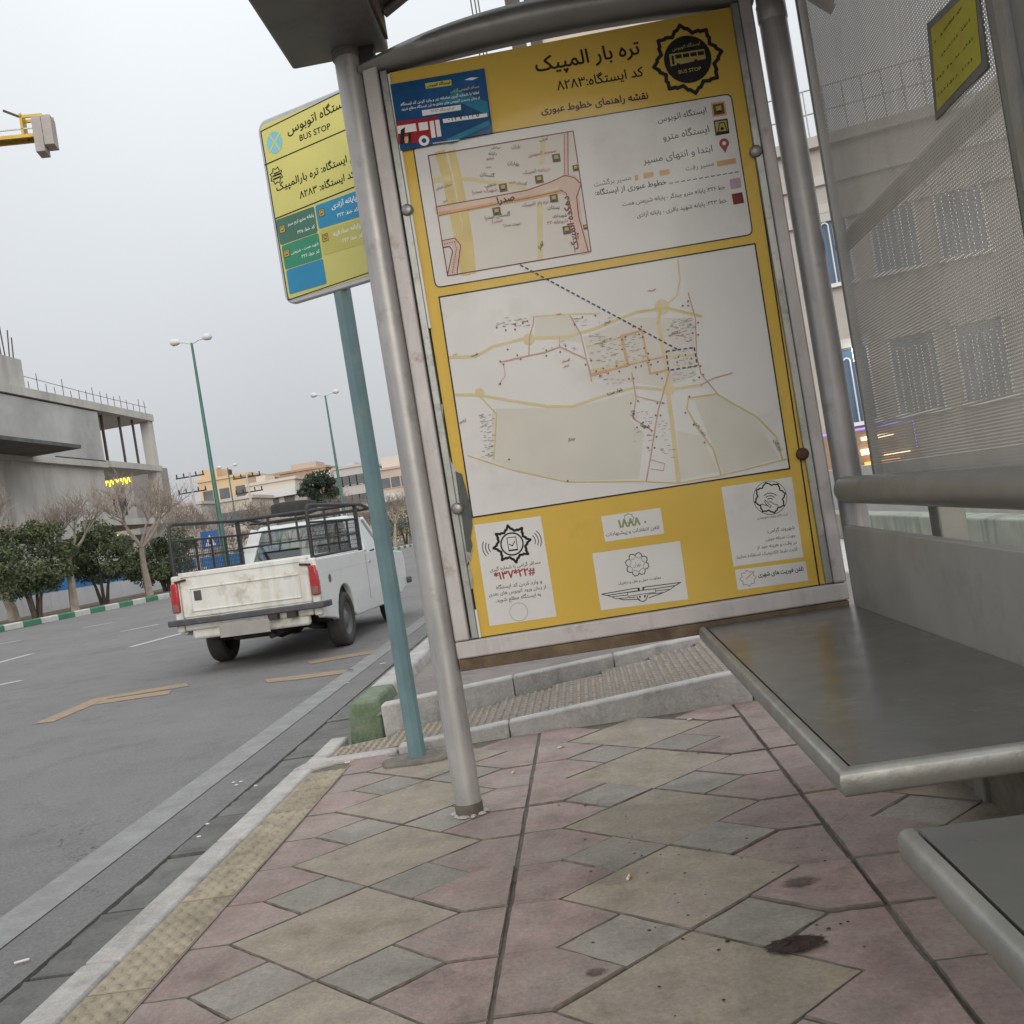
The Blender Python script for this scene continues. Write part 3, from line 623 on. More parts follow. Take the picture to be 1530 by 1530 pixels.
W.polys('metro_icon', I_blk, [[(1066, 180), (1087, 177), (1090, 199), (1069, 203)]], 2); W.polys('metro_icon_ground', I_icoy, [[(1068, 182), (1085, 179.5), (1088, 197), (1071, 200)]], 3); W.polys('metro_icon_train', I_blk, strip([(1073, 197), (1075, 184), (1082, 183), (1086, 194)], 1.5)+[arc((1079, 192), 2.6, n=10), [(1071, 200), (1088, 197), (1087.5, 195), (1071, 197)]], 4)
W.polys('pin_icon', I_red, [arc((1082, 214), 7.4, n=20)+[], [(1075, 217), (1089, 214), (1084, 228.5)]], 2); W.polys('pin_icon_eye', I_wht, [arc((1082, 214), 3, n=14)], 3)
W.polys('route_swatch', I_or, [[(1071, 241), (1099, 236), (1100, 244), (1072, 249)]], 2); W.polys('route_swatch', I_or, [[(985, 255), (1000, 252.5), (1001, 260), (986, 263)], [(961, 259), (976, 256.5), (977, 264), (962, 267)], [(948, 262), (953, 261), (954, 268.5), (949, 270)]], 2)
W.polys('legend_dash', I_blk, strip([(1000, 274), (1104, 256.5)], 1.2, dash=(6, 3)), 2)
W.polys('line_swatch', I_lil, [[(1090, 268), (1106, 265), (1108, 280), (1092, 283)]], 2); W.polys('line_swatch', I_maroon, [[(1093, 290), (1109, 287), (1112, 303), (1096, 306)]], 2)
Z = zz(630, 190, 5.667)
lm = [Z(55, 240), Z(1283, 32), Z(1435, 1052), Z(220, 1258)]; W.polys('local_map_wash', I_pal, [lm], 2)
W.polys('local_map_road', I_rd, strip([Z(160, 225), Z(210, 400), Z(270, 700), Z(335, 1000), Z(370, 1228)], 15)+strip([Z(255, 215), Z(300, 400), Z(360, 700), Z(405, 1000), Z(425, 1220)], 12), 3)
W.polys('local_map_lane', I_rdp, strip([Z(1030, 80), Z(1020, 300)], 7)+strip([Z(1000, 650), Z(1005, 1105)], 8)+strip([Z(330, 430), Z(700, 480), Z(870, 520)], 6)+strip([Z(100, 450), Z(230, 430)], 8), 3)
W.polys('local_map_avenue', I_pink, strip([Z(132, 700), Z(500, 635), Z(900, 555), Z(1130, 475), Z(1230, 440)], 11)+strip([Z(1222, 60), Z(1222, 400)], 8)+[arc(Z(1250, 490), 17, n=24)]+strip([Z(1290, 560), Z(1320, 800), Z(1385, 1052)], 14)+strip([Z(185, 985), Z(270, 965), Z(310, 1020), Z(260, 1240)], 10), 4)
W.polys('local_map_avenue_edge', I_or, strip([Z(150, 735), Z(400, 690), Z(900, 600), Z(1180, 540)], 6), 5)
W.polys('local_map_kerb_line', I_line, strip([Z(130, 672), Z(640, 582), Z(900, 532), Z(1090, 465), Z(1212, 408), Z(1290, 425), Z(1350, 480), Z(1312, 590), Z(1330, 760), Z(1410, 1050)], 1.3)+strip([Z(1238, 45), Z(1240, 405)], 1.1)+strip([Z(180, 960), Z(280, 938), Z(330, 1000), Z(300, 1235)], 1.2)+strip([Z(185, 1018), Z(240, 1010), Z(262, 1050), Z(222, 1240)], 1.2), 6)
W.polys('local_map_dashes', I_maroon, strip([Z(150, 748), Z(400, 697), Z(900, 600), Z(1190, 537), Z(1225, 560), Z(1300, 1060)], 1.5, dash=(2.4, 1.4))+strip([Z(190, 990), Z(280, 968), Z(295, 1030), Z(258, 1240)], 1.2, dash=(2.2, 1.6))+strip([Z(1208, 60), Z(1212, 400)], 1.1, dash=(2, 1)), 6)
W.polys('local_map_border', I_line, strip(lm, 1.3, True), 6)
for x, y, s in ((690, 512, 6), (995, 440, 6), (1140, 260, 6), (1305, 345, 4.6), (1120, 602, 6), (635, 712, 6), (1230, 870, 6), (1388, 845, 3.6)): bus_icon(Z(x, y), s, 7)
W.text('صدرا', Z(645, 648), Z(790, 612), I_blk, 8, .03); W.text('دهکده المپیک', Z(1330, 1030), Z(1245, 580), I_maroon, 8, .02); W.text('جهاد', Z(1008, 1045), Z(1030, 965), I_blk, 7, .01)
for t, a, c_ in (('شهرک صدرا', (428, 562), (640, 540)), ('دریاچه المپیک', (862, 398), (1085, 362)), ('مسجد المهدی', (905, 250), (1140, 208)), ('تره بار المپیک', (852, 672), (1075, 640)), ('صدرا', (600, 812), (685, 798)), ('داروخانه ۳۳', (1065, 825), (1240, 800))): W.text(t, Z(*a), Z(*c_), I_red, 7, .0, cap=9)
for t, a, c_ in (('جنوبی', (530, 505), (638, 490)), ('گلستان غربی', (735, 465), (890, 490)), ('گلستان صدرا', (515, 785), (775, 740)), ('شهرک صدرا', (695, 840), (840, 825)), ('میدان', (540, 345), (590, 340)), ('گلستان', (480, 405), (630, 425)), ('بهاران', (720, 312), (830, 325)), ('شقایق', (545, 275), (612, 270)), ('رایانه', (565, 235), (635, 232)), ('میدان شرقی', (120, 530), (255, 490)), ('سبز', (180, 640), (222, 622)), ('بستان', (1045, 690), (1190, 690)), ('شهرداری', (1110, 760), (1230, 755)), ('باران', (760, 175), (835, 175)), ('ساحل', (590, 180), (665, 182)), ('غربی', (940, 125), (1130, 95))): W.text(t, Z(*a), Z(*c_), I_gry, 7, .02, cap=7.5)
# area map
Z = zz(600, 380, 2.4286); S = lambda pts, wd: strip([Z(*p) for p in pts], wd)
W.polys('park_tint', I_prk, [[Z(*p) for p in ((330, 560), (620, 556), (850, 500), (830, 600), (880, 650), (860, 815), (600, 822), (400, 778), (325, 750))], [Z(*p) for p in ((1060, 525), (1145, 512), (1290, 600), (1370, 740), (1165, 795), (1130, 700))], [Z(*p) for p in ((1000, 640), (1090, 660), (1150, 790), (1010, 815))], [Z(*p) for p in ((490, 225), (610, 222), (655, 320), (480, 300))]], 2)
W.polys('map_wash', I_pal, [[Z(*p) for p in ((660, 300), (840, 230), (1060, 230), (1070, 440), (960, 480), (700, 450))]], 2)
W.polys('highway', I_rdp, S([(175, 375), (270, 370), (330, 335), (450, 305), (600, 300), (700, 270), (850, 210), (960, 195), (1080, 222)], 4.6)+S([(480, 226), (620, 216), (720, 215)], 2.5)+S([(1003, 22), (1010, 90), (1000, 150), (950, 190)], 2.5)+S([(940, 190), (932, 250), (950, 350), (970, 480)], 5.5)+S([(195, 510), (280, 510), (400, 532), (530, 552), (620, 552), (750, 508), (850, 482), (960, 492), (1090, 474)], 4.2)+S([(965, 490), (985, 640), (1005, 822)], 6.5)+[arc(Z(968, 490), 9, n=16), arc(Z(462, 308), 9, n=16), arc(Z(945, 190), 11, n=16), arc(Z(283, 502), 7, n=14)]+S([(670, 335), (760, 312), (880, 275)], 2.2)+S([(690, 420), (960, 370), (1060, 365)], 3), 3)
W.polys('highway_edge', I_rd, S([(860, 207), (960, 193), (1090, 225)], 2.5)+S([(940, 195), (930, 250)], 3)+S([(1040, 522), (1145, 506), (1200, 540), (1290, 590), (1360, 662), (1382, 745)], 2.6)+S([(1042, 520), (1035, 560), (1080, 640), (1130, 705), (1160, 802)], 2.4)+S([(240, 730), (400, 782), (600, 826), (880, 824), (1000, 830), (1150, 805), (1400, 742)], 1.8)+S([(280, 510), (345, 580), (335, 745)], 1.6), 4)
W.polys('bus_route', I_brn, S([(358, 392), (460, 368), (520, 356), (575, 336), (670, 380), (690, 442)], 2.3)+S([(480, 228), (478, 250), (464, 300), (462, 366)], 1.8)+S([(612, 222), (650, 290), (664, 350), (690, 460)], 1.8)+S([(370, 398), (376, 440), (352, 474)], 1)+S([(1040, 140), (1066, 230), (1071, 370), (1086, 432), (1146, 505)], 1.6)+S([(835, 430), (851, 520), (840, 595), (905, 636)], 1.9)+S([(972, 425), (930, 570), (902, 745), (888, 822)], 2)+S([(850, 515), (955, 540)], 1.2)+S([(573, 336), (573, 300)], 1)+S([(1086, 474), (1130, 450), (1200, 430)], 1.6)+S([(905, 745), (955, 760), (950, 785), (905, 778)], 1), 5)
W.polys('bus_route_red', I_or, S([(688, 440), (820, 402), (796, 296), (872, 276), (902, 432), (965, 420)], 3)+S([(690, 432), (950, 372)], 1.4)+S([(800, 300), (822, 400)], 3), 6)
bx = [Z(960, 352), Z(1062, 338), Z(1073, 404), Z(969, 421)]
W.polys('callout_dashes', I_blue, strip([Z(430, 38), Z(1002, 345)], 2.2, dash=(5.5, 3.2))+sum([strip([bx[i], bx[(i+1) % 4]], 2.2, dash=(5.5, 3.2)) for i in range(4)], []), 7)
r2 = random.Random(3); dots = []
for x, y in ((345, 265), (378, 275), (412, 272), (412, 254), (440, 250), (456, 242), (385, 345), (358, 388), (370, 400), (420, 366), (432, 380), (525, 348), (525, 368), (576, 354), (595, 332), (628, 255), (656, 228), (703, 222), (668, 400), (688, 385), (706, 424), (720, 440), (732, 414), (750, 432), (790, 425), (780, 405), (800, 345), (800, 310), (812, 300), (840, 262), (870, 262), (862, 290), (875, 300), (880, 340), (895, 360), (898, 385), (870, 405), (905, 400), (850, 410), (930, 390), (928, 435), (945, 450), (1005, 372), (1030, 365), (1052, 378), (1000, 392), (1076, 248), (1076, 292), (1056, 285), (1040, 170), (1040, 186), (1020, 186), (1085, 405), (1095, 436), (1080, 446), (825, 452), (842, 450), (832, 540), (858, 532), (928, 540), (948, 540), (922, 584), (940, 584), (876, 610), (855, 628), (908, 640), (925, 662), (895, 702), (918, 702), (1044, 516), (1030, 575), (1060, 618), (1100, 683), (390, 744), (603, 822), (358, 470)):
    u, v = Z(x, y); s = 1.15; dots.append([(u-s, v-s), (u+s, v-s), (u+s, v+s), (u-s, v+s)])
W.polys('stop_dots', I_maroon, dots, 8)
fine = []
for x0, x1, y0, y1, n in ((340, 460, 230, 262, 26), (680, 830, 290, 410, 60), (830, 900, 290, 400, 20), (960, 1060, 230, 320, 60), (975, 1060, 350, 415, 20), (280, 330, 580, 740, 55), (840, 900, 560, 720, 26), (930, 980, 600, 740, 20), (700, 800, 440, 470, 10), (480, 640, 315, 345, 8), (620, 760, 225, 260, 12), (980, 1060, 425, 460, 16)):
    for _ in range(n):
        u, v = Z(r2.uniform(x0, x1), r2.uniform(y0, y1)); ln = r2.uniform(2, 6); fine += strip([(u, v), (u+ln, v-.16*ln)], .55)
W.polys('street_names', I_gry, fine, 8)
for t, a, c_, m in (('همت', (255, 372), (278, 362), I_blk), ('بلوار صدرا', (748, 512), (802, 493), I_blk), ('شهرک', (187, 368), (203, 362), I_red), ('المپیک', (893, 135), (922, 130), I_red), ('گلستان', (582, 393), (612, 385), I_red), ('شرقی', (587, 410), (608, 404), I_red), ('شهرک', (560, 220), (580, 216), I_red), ('چیتگر', (604, 678), (630, 670), I_maroon), ('آزادی', (210, 612), (236, 606), I_red), ('بلوار شرقی', (728, 315), (765, 305), I_gry), ('دهکده', (980, 290), (1010, 286), I_red), ('شهید باقری', (1062, 610), (1100, 660), I_gry), ('آزادگان', (1340, 655), (1380, 735), I_gry), ('بلوار', (840, 600), (846, 560), I_blk), ('شهدا', (860, 622), (905, 632), I_blk), ('اتوبان', (735, 255), (760, 245), I_gry)): W.text(t, Z(*a), Z(*c_), m, 8, .02, cap=7)
# white notices pasted at the foot
Z = zz(700, 770, 9.0); s1 = W.polys('notice_label', I_wht, [[Z(75, 130), Z(970, 10), Z(1185, 1360), Z(285, 1490)]], 1)
c_ = Z(585, 385); rosette(c_, 28.5, 20, I_blk, 3.6, bulge=.8, a0=94); W.polys('emblem_ring', I_blk, strip(arc(c_, 16.5, n=28), 2.2, True), 2); W.polys('phone_icon', I_blk, strip([Z(515, 305), Z(635, 288), Z(662, 465), Z(545, 480)], 1.1, True)+strip([Z(548, 388), Z(590, 410), Z(622, 345)], 1.4)+[[Z(540, 465), Z(660, 448), Z(662, 468), Z(545, 482)]], 2)
for k, r in enumerate((7, 11.5, 16)): W.polys('signal_arc', I_blk, strip(arc(Z(800, 350), r+4, -30, 42, 8, EB, FB), 1.2)+strip(arc(Z(368, 420), r+4, 150, 215, 8, EB, FB), 1.2), 2)
for t, a, b_, m, bo in (('مسافر گرامی با شماره گیری', (290, 757), (972, 645), I_gry, .02), ('#۲۲*۱۳۷*', (350, 872), (900, 790), I_red, .03), ('و وارد کردن کد ایستگاه', (372, 995), (990, 905), I_gry, .02), ('از زمان ورود اتوبوس های بعدی', (275, 1090), (1045, 980), I_gry, .02), ('به ایستگاه مطلع شوید.', (365, 1170), (980, 1080), I_gry, .02)): W.text(t, Z(*a), Z(*b_), m, 2, bo)
W.polys('label_ring', I_gry, strip(arc(Z(676, 1298), 13.5, n=28), .5, True), 2)
Z = zz(870, 740, 8.05); W.polys('notice_label', I_wht, [[Z(225, 255), Z(940, 150), Z(985, 460), Z(275, 560)]], 1); W.polys('notice_label', I_wht, [[Z(120, 700), Z(1175, 550), Z(1275, 1250), Z(225, 1385)]], 1)
W.text('تلفن انتقادات و پیشنهادات', Z(285, 495), Z(930, 400), I_gry, 2, .02); W.text('۱۸۸۸', Z(440, 392), Z(705, 352), I_gold, 2, .05); rosette(Z(560, 280), 8, 6, I_gry, .8); W.polys('dot', I_gry, [arc(Z(758, 322), 1.6, n=8)], 2)
c_ = Z(660, 830); rosette(c_, 18, 13.5, I_blk, 1.2, n=8, a0=94+22.5, bulge=.92); rosette(c_, 12, 9, I_gry, .7, n=8, a0=94); W.text('تهران', Z(615, 860), Z(705, 845), I_gry, 2, .0, ys=1.6)
W.text('معاونت حمل و نقل و ترافیک', Z(435, 1078), Z(950, 1000), I_gry, 2, .02)
W.polys('winged_emblem', I_blk, strip([Z(232, 1190), Z(660, 1115), Z(690, 1145), Z(560, 1165), Z(300, 1205), Z(232, 1190)], 1.2)+strip([Z(1185, 1048), Z(745, 1105), Z(730, 1140), Z(880, 1125), Z(1120, 1085), Z(1185, 1048)], 1.2)+strip([Z(545, 1170), Z(880, 1122), Z(885, 1165), Z(550, 1215)], .9, True)+strip([Z(300, 1205), Z(350, 1222), Z(540, 1200)], 1)+strip([Z(360, 1222), Z(400, 1245), Z(640, 1225)], 1)+strip([Z(450, 1245), Z(500, 1258), Z(690, 1250)], 1.2)+strip([Z(1120, 1085), Z(1060, 1130), Z(890, 1150)], 1)+strip([Z(1060, 1130), Z(980, 1170), Z(800, 1190)], 1)+strip([Z(980, 1170), Z(800, 1235)], 1.1)+strip([Z(655, 1215), Z(685, 1265), Z(730, 1280), Z(770, 1255), Z(790, 1195)], 1.2)+[[Z(660, 1120), Z(690, 1110), Z(692, 1143), Z(672, 1146)], [Z(722, 1105), Z(748, 1100), Z(740, 1138), Z(724, 1140)], [Z(680, 1210), Z(700, 1207), Z(705, 1235), Z(690, 1235)], [Z(745, 1200), Z(765, 1197), Z(758, 1230), Z(742, 1232)]], 2)
Z = zz(1070, 700, 8.05); W.polys('notice_label', I_wht, [[Z(60, 225), Z(910, 100), Z(1050, 1065), Z(210, 1180)]], 1); W.polys('notice_label', I_wht, [[Z(225, 1220), Z(1075, 1115), Z(1110, 1350), Z(260, 1465)]], 1)
c_ = Z(650, 352); rosette(c_, 23.5, 18.5, I_blk, 2, bulge=.9, a0=97); W.polys('emblem_ring', I_blk, strip(arc(c_, 25, n=32), .8, True), 2)
W.polys('hand_and_waves', I_blk, strip(arc(Z(650, 400), 5, 35, 125, 8, EB, FB), 1.2)+strip(arc(Z(650, 400), 9, 35, 125, 8, EB, FB), 1.2)+strip(arc(Z(650, 400), 13, 35, 125, 8, EB, FB), 1.2)+strip([Z(585, 378), Z(620, 405), Z(660, 400), Z(690, 425), Z(745, 440)], 1)+strip([Z(580, 395), Z(610, 440), Z(650, 470), Z(665, 450), Z(620, 420)], 1)+strip([Z(520, 440), Z(560, 430), Z(620, 450)], 1), 2)
for t, a, b_ in (('ثبت الکترونیک شهروندی'.replace('ث', 'ت'), (495, 612), (865, 560)), ('شهروند گرامی:', (615, 775), (945, 725)), ('جهت صرفه جویی', (598, 868), (958, 820)), ('در وقت و هزینه خود از', (492, 968), (972, 900)), ('کارت بلیط الکترونیک استفاده نمایید.', (235, 1085), (982, 985))): W.text(t, Z(*a), Z(*b_), I_gry, 2, .02)
W.text('تلفن فوریت های شهری', Z(508, 1305), Z(1055, 1225), I_blk, 2, .02, ys=1.25); rosette(Z(385, 1320), 12.5, 9, I_gry, .7); W.polys('swoosh', I_or, strip([Z(360, 1330), Z(400, 1290), Z(460, 1235)], 1.6), 2)
# torn edge on the left: backing shows
b = MB(); pts = [(652, 602), (661, 604), (664, 640), (668, 668), (674, 690), (684, 706), (692, 730), (699, 752), (704, 768), (705, 796), (702, 812), (706, 822), (703, 838), (697, 850), (700, 838), (707, 868), (706, 880), (699, 880), (690, 830)]
q = [AY(u, v, YP-.016) for u, v in pts]
b.prism([(p.x, p.z) for p in q], YP-.0165, YP-.0135, 'y'); b.obj('torn_edge', M_chan, po)
b = MB(); q = [AY(u, v, YP-.02) for u, v in ((680, 704), (690, 708), (700, 745), (704, 757), (706, 785), (703, 803), (706, 815), (703, 826), (697, 824), (690, 775))]; b.prism([(p.x, p.z) for p in q], YP-.0186, YP-.0170, 'y'); b.obj('peeled_backing', M_dark, po)
# thin clear pane over the poster
b = MB(); b.box(-.404, .7785, YP-.0235, YP-.0205, .606, 2.588); b.obj('clear_pane', glassmat('clear acrylic', (.99, .99, .985), .0, .1, 1.16), po)
# blue leaflet stuck over the corner
Z = zz(580, 100, 9.56); bl = MB(); q = [AY(*Z(x, y), YP-.0245) for x, y in ((30, 250), (1375, 20), (1497, 935), (175, 1197))]; bl.prism([(p.x, p.z) for p in q], YP-.0253, YP-.0241, 'y')
I_sb = mat('blue leaflet print', (.012, .075, .2), .4, 0, .35, 9, coat=.2); I_sred = mat('leaflet red', (.33, .02, .025), .45, 0, .1, 20)
so = tag(bl.obj('leaflet', I_sb), 'blue leaflet with a red bus stuck over the poster upper left corner', 'leaflet')
V = Print((0, YP-.0253, 0), (0, -1, 0), so); I_ly = mat('leaflet yellow', (.55, .5, .12), .5, 0, .1, 20); I_sk = mat('leaflet teal', (.03, .2, .3), .45, 0, .2, 12)
V.polys('light_beam', I_sk, [[Z(620, 560), Z(1000, 330), Z(1420, 500), Z(1440, 700), Z(1060, 520)], [Z(820, 1040), Z(1440, 760), Z(1450, 830), Z(900, 1080)]], 0)
V.polys('banner', I_ly, [[Z(525, 235), Z(900, 180), Z(905, 262), Z(540, 312)]], 1); V.text('ایستگاه اتوبوس', Z(552, 285), Z(885, 236), I_blk, 2, .03)
V.polys('wing_mark', I_wht, [[Z(1090, 185), Z(1180, 150), Z(1290, 150), Z(1200, 190)]], 1)
V.text('مسافر اتوبوس گرامی', Z(890, 365), Z(1300, 290), I_ly, 1, .02); V.text('لطفا با شماره گیری سامانه زیر و وارد کردن کد ایستگاه', Z(180, 555), Z(1300, 380), I_wht, 1, .02); V.text('از زمان رسیدن اتوبوس های بعدی به این ایستگاه مطلع شوید', Z(190, 622), Z(1310, 450), I_wht, 1, .02)
V.polys('code_box', I_wht, [[Z(480, 620), Z(1035, 540), Z(1042, 615), Z(492, 700)], [Z(775, 745), Z(1412, 660), Z(1418, 712), Z(788, 803)]], 1); V.text('کد ایستگاه ۸۲۸۳', Z(610, 650), Z(950, 600), I_gry, 2, .01); V.text('۵ ۲ ۴ ۰ ۷ ۳ ۱ ۰', Z(860, 775), Z(1300, 705), I_blk, 2, .03)
V.polys('bus', I_sred, [[Z(110, 785), Z(720, 705), Z(755, 1000), Z(590, 1020), Z(600, 1060), Z(150, 1100)]], 1); V.polys('bus_window', I_wht, [[Z(125, 845), Z(390, 805), Z(410, 915), Z(140, 955)], [Z(430, 800), Z(560, 782), Z(575, 895), Z(445, 912)], [Z(590, 775), Z(650, 767), Z(680, 1005), Z(620, 1015)], [Z(668, 762), Z(728, 752), Z(762, 990), Z(700, 1000)]], 2)
V.polys('bus_wheel', I_wht, [arc(Z(512, 1052), 7.8, n=22)], 2); V.polys('bus_hub', I_sb, [arc(Z(512, 1052), 3.6, n=16)], 3); V.polys('passenger', I_or, [arc(Z(262, 1035), 3.4, n=12), [Z(235, 1000), Z(285, 990), Z(285, 1085), Z(240, 1090)]], 3); V.polys('passenger_dark', I_blk, [[Z(180, 900), Z(240, 860), Z(230, 1090), Z(170, 1100)], [Z(285, 930), Z(330, 940), Z(320, 1080), Z(290, 1080)]], 3)
V.polys('web_line', I_wht, strip([Z(640, 1092), Z(1020, 1040)], 1.6, dash=(2.2, .9)), 1)

for k_, m_ in MATS.items():                       # ink does not shine
    if 'print' in k_ or 'icon' in k_ or 'leaflet' in k_ or 'lettering' in k_ or 'tint' in k_ or 'wash' in k_:
        m_.node_tree.nodes['Principled BSDF'].inputs['Specular IOR Level'].default_value = .1
# ------------------------------------------------------------------ flag sign on its teal pole
SA = R(23); sd_ = Vector((math.cos(SA), -math.sin(SA), 0)); sn = Vector((-math.sin(SA), -math.cos(SA), 0)); sp0 = Vector((-.884, 4.472, 0))
M_teal = mat('chalky teal paint', (.155, .25, .265), .55, .05, .14, 5, .06, 150, dirt=(.24, .29, .27), dscale=7, damt=.4)
M_silv = mat('silver sign edge', (.5, .5, .51), .42, .5, .08, 8); M_sy = mat('faded yellow sign face', (.62, .57, .165), .5, 0, .06, 3, coat=.1)
sg = thing('bus_stop_sign', 'yellow bus stop sign board on a teal pole, left of the shelter', 'sign', (0, 0, 0))
b = MB(); b.tube([(-.884, 4.512, -.01), (-.884, 4.512, 2.75)], .039, 8, True); b.obj('pole', M_teal, sg, smooth=False)
b = MB(); b.prism([(-1.02, 4.42), (-.86, 4.40), (-.74, 4.43), (-.72, 4.53), (-.80, 4.60), (-.97, 4.60), (-1.05, 4.52)], -.02, .018, 'z'); b.obj('base_concrete', mat('crumbled concrete', (.19, .17, .145), .95, 0, .3, 20, .9, 45), sg, bevel=.012)
def sloop(t0, t1, z0, z1, r, n=5):
    o = []
    for (ct, cz, a0) in ((t1-r, z1-r, 0), (t0+r, z1-r, 90), (t0+r, z0+r, 180), (t1-r, z0+r, 270)):
        o += [(ct+r*math.cos(R(a0+90*i/n)), cz+r*math.sin(R(a0+90*i/n))) for i in range(n+1)]
    return o
def sprism(lp, d0, d1): 
    b = MB(); n = len(lp); f = lambda t, z, d: tuple(sp0+sd_*t+sn*d+Vector((0, 0, z)))
    b.add([f(t, z, d0) for t, z in lp]+[f(t, z, d1) for t, z in lp], [tuple(range(n))[::-1], tuple(range(n, 2*n))]+[(i, (i+1) % n, (i+1) % n+n, i+n) for i in range(n)]); return b
sprism(sloop(-.299, .262, 2.106, 2.949, .05), -.022, .006).obj('sign_frame', M_silv, sg, bevel=.006)
sf = sprism(sloop(-.279, .245, 2.128, 2.927, .02), .004, .0075).obj('sign_face', M_sy, sg)
Q = Print(sp0+sn*.0075, sn, sf); Z = zz(380, 120, 4.25); UP = (-.163, -1)
Q.polys('border_line', I_blk, strip([Z(40, 325), Z(640, 30)], 1.5)+strip([Z(40, 325), Z(215, 1395)], 1.2)+strip([Z(215, 1395), Z(745, 1215)], 1.3)+strip([Z(66, 537), Z(640, 287)], 1.6)+strip([Z(130, 880), Z(700, 650)], 1.6), 1)
Q.text('ایستگاه اتوبوس', Z(212, 345), Z(600, 150), I_blk, 1, .012, UP, 1.1); Q.text('BUS STOP', Z(290, 386), Z(485, 306), I_blk, 1, .01, UP, 1.1)
Q.text('نام ایستگاه: تره بارالمپیک', Z(142, 705), Z(660, 490), I_blk, 1, .014, UP, 1.15); Q.text('کد ایستگاه: ۸۲۸۳', Z(290, 752), Z(640, 610), I_blk, 1, .014, UP, 1.15)
I_cy = mat('cyan roundel', (.2, .52, .62), .5, 0, .08, 10); I_dg = mat('dark green cell', (.055, .16, .11), .5, 0, .1, 6); I_gc = mat('green cell', (.03, .25, .14), .5, 0, .1, 6); I_bc = mat('blue cell', (.02, .24, .43), .5, 0, .1, 6); I_ol = mat('olive cell', (.5, .46, .12), .5, 0, .08, 6); I_cw = mat('cell lettering', (.75, .77, .74), .5, 0, .05, 6)
cc = Z(128, 395); Q.polys('roundel', I_cy, [arc(cc, 13, n=24, e=(.86, -.28), f=(-.163, -1.25))], 1); Q.polys('roundel_cross', M_sy, strip([Z(95, 345), Z(162, 440)], 2.2)+strip([Z(162, 335), Z(98, 452)], 2.2), 2)
Q.polys('emblem', I_blk, strip([(Z(140, 605)[0]+(11.5 if k % 2 else 8.5)*(.8*math.cos(R(k*22.5))-.16*math.sin(R(k*22.5))), Z(140, 605)[1]-(11.5 if k % 2 else 8.5)*(1.1*math.sin(R(k*22.5))+.3*math.cos(R(k*22.5)))) for k in range(16)], 1.2, True)+[[Z(115, 605), Z(168, 585), Z(170, 595), Z(116, 615)], [Z(118, 625), Z(168, 605), Z(168, 615), Z(120, 635)], [Z(122, 590), Z(160, 575), Z(164, 580), Z(124, 598)]], 1)
for m, pts, t1, t2, a, b_ in ((I_dg, ((135, 888), (378, 800), (402, 965), (165, 1048)), 'پایانه مترو ارم سبز', 'کد خط: ۳۲۵', ((212, 925), (378, 862)), ((275, 975), (385, 935))),
    (I_gc, ((172, 1052), (406, 968), (431, 1128), (197, 1203)), 'شهید همت - شریعتی', 'کد خط: ۳۲۶', ((235, 1105), (408, 1042)), ((302, 1130), (415, 1092))),
    (I_bc, ((201, 1207), (434, 1131), (460, 1290), (224, 1361)), None, None, None, None),
    (I_bc, ((385, 797), (690, 686), (722, 850), (410, 945)), 'پایانه آزادی', 'کد خط: ۳۲۳', ((492, 818), (650, 758)), ((527, 870), (660, 826))),
    (I_ol, ((415, 955), (722, 862), (750, 1020), (440, 1112)), 'پایانه صادقیه', 'کد خط: ۳۲۴', ((502, 990), (675, 930)), ((560, 1030), (690, 990)))):
    ce = Q.polys('route_cell', m, [rbox([Z(*p) for p in pts], 3)], 1)
    if t1: Q.text(t1, Z(*a[0]), Z(*a[1]), I_cw, 2, .02, UP, 1.1, parent=ce); Q.text(t2, Z(*b_[0]), Z(*b_[1]), I_cw, 2, .02, UP, 1.1, parent=ce)
for x, y in ((177, 945), (205, 1098), (427, 840), (450, 998)):
    u, v = Z(x, y); s = 4.2; q = lambda a, c_: (u+s*(a*.93-c_*.16), v-s*(a*.33+c_*1.25)); Q.polys('cell_icon', I_icoy, [[q(-1, -1), q(1, -1), q(1, 1), q(-1, 1)]], 2); Q.polys('cell_icon_border', I_ico, strip([q(-1, -1), q(1, -1), q(1, 1), q(-1, 1)], .8, True)+[[q(-.5, -.5), q(.5, -.5), q(.5, -.2), q(-.5, -.2)]]+strip([q(-.55, .1), q(-.4, .6), q(.4, .6), q(.55, .1)], .7), 3)
# yellow notice on the perforated wall
b = MB(); pts = [AX(u, v, .995) for u, v in ((1385, 36), (1398, 180), (1476, 101), (1458, -36))]; b.prism([(p.y, p.z) for p in pts], .9945, .9985, 'x')
nt_ = tag(b.obj('notice', mat('grey notice border', (.13, .125, .11), .6, 0, .2, 20)), 'yellow notice with dark edge fixed to the perforated shelter wall', 'notice')
Y_ = Print((.9945, 0, 0), (-1, 0, 0), nt_); Z = zz(1380, 0, 6.65); I_ny = mat('mustard notice print', (.34, .31, .02), .5, 0, .15, 14, dirt=(.3, .22, .05), dscale=14, damt=.4)
Y_.polys('notice_face', I_ny, [[Z(72, 285), Z(135, 1105), Z(575, 620), Z(500, -130)]], 1)
for a, b_, n in (((110, 430), (380, 70), 15), ((150, 590), (470, 180), 13), ((130, 800), (500, 370), 14), ((140, 960), (530, 540), 13)):   # weathered, unreadable lines
    st = []
    for k in range(n):
        if r2.random() < .2: continue
        t = k/n; x, y = a[0]+(b_[0]-a[0])*t, a[1]+(b_[1]-a[1])*t; h = r2.uniform(8, 26); st += strip([Z(x, y), Z(x+r2.uniform(8, 20), y-r2.uniform(10, 26)), Z(x+r2.uniform(-2, 6), y-h-10)], r2.uniform(.5, 1.1))
    Y_.polys('lettering', I_blk, st, 2)

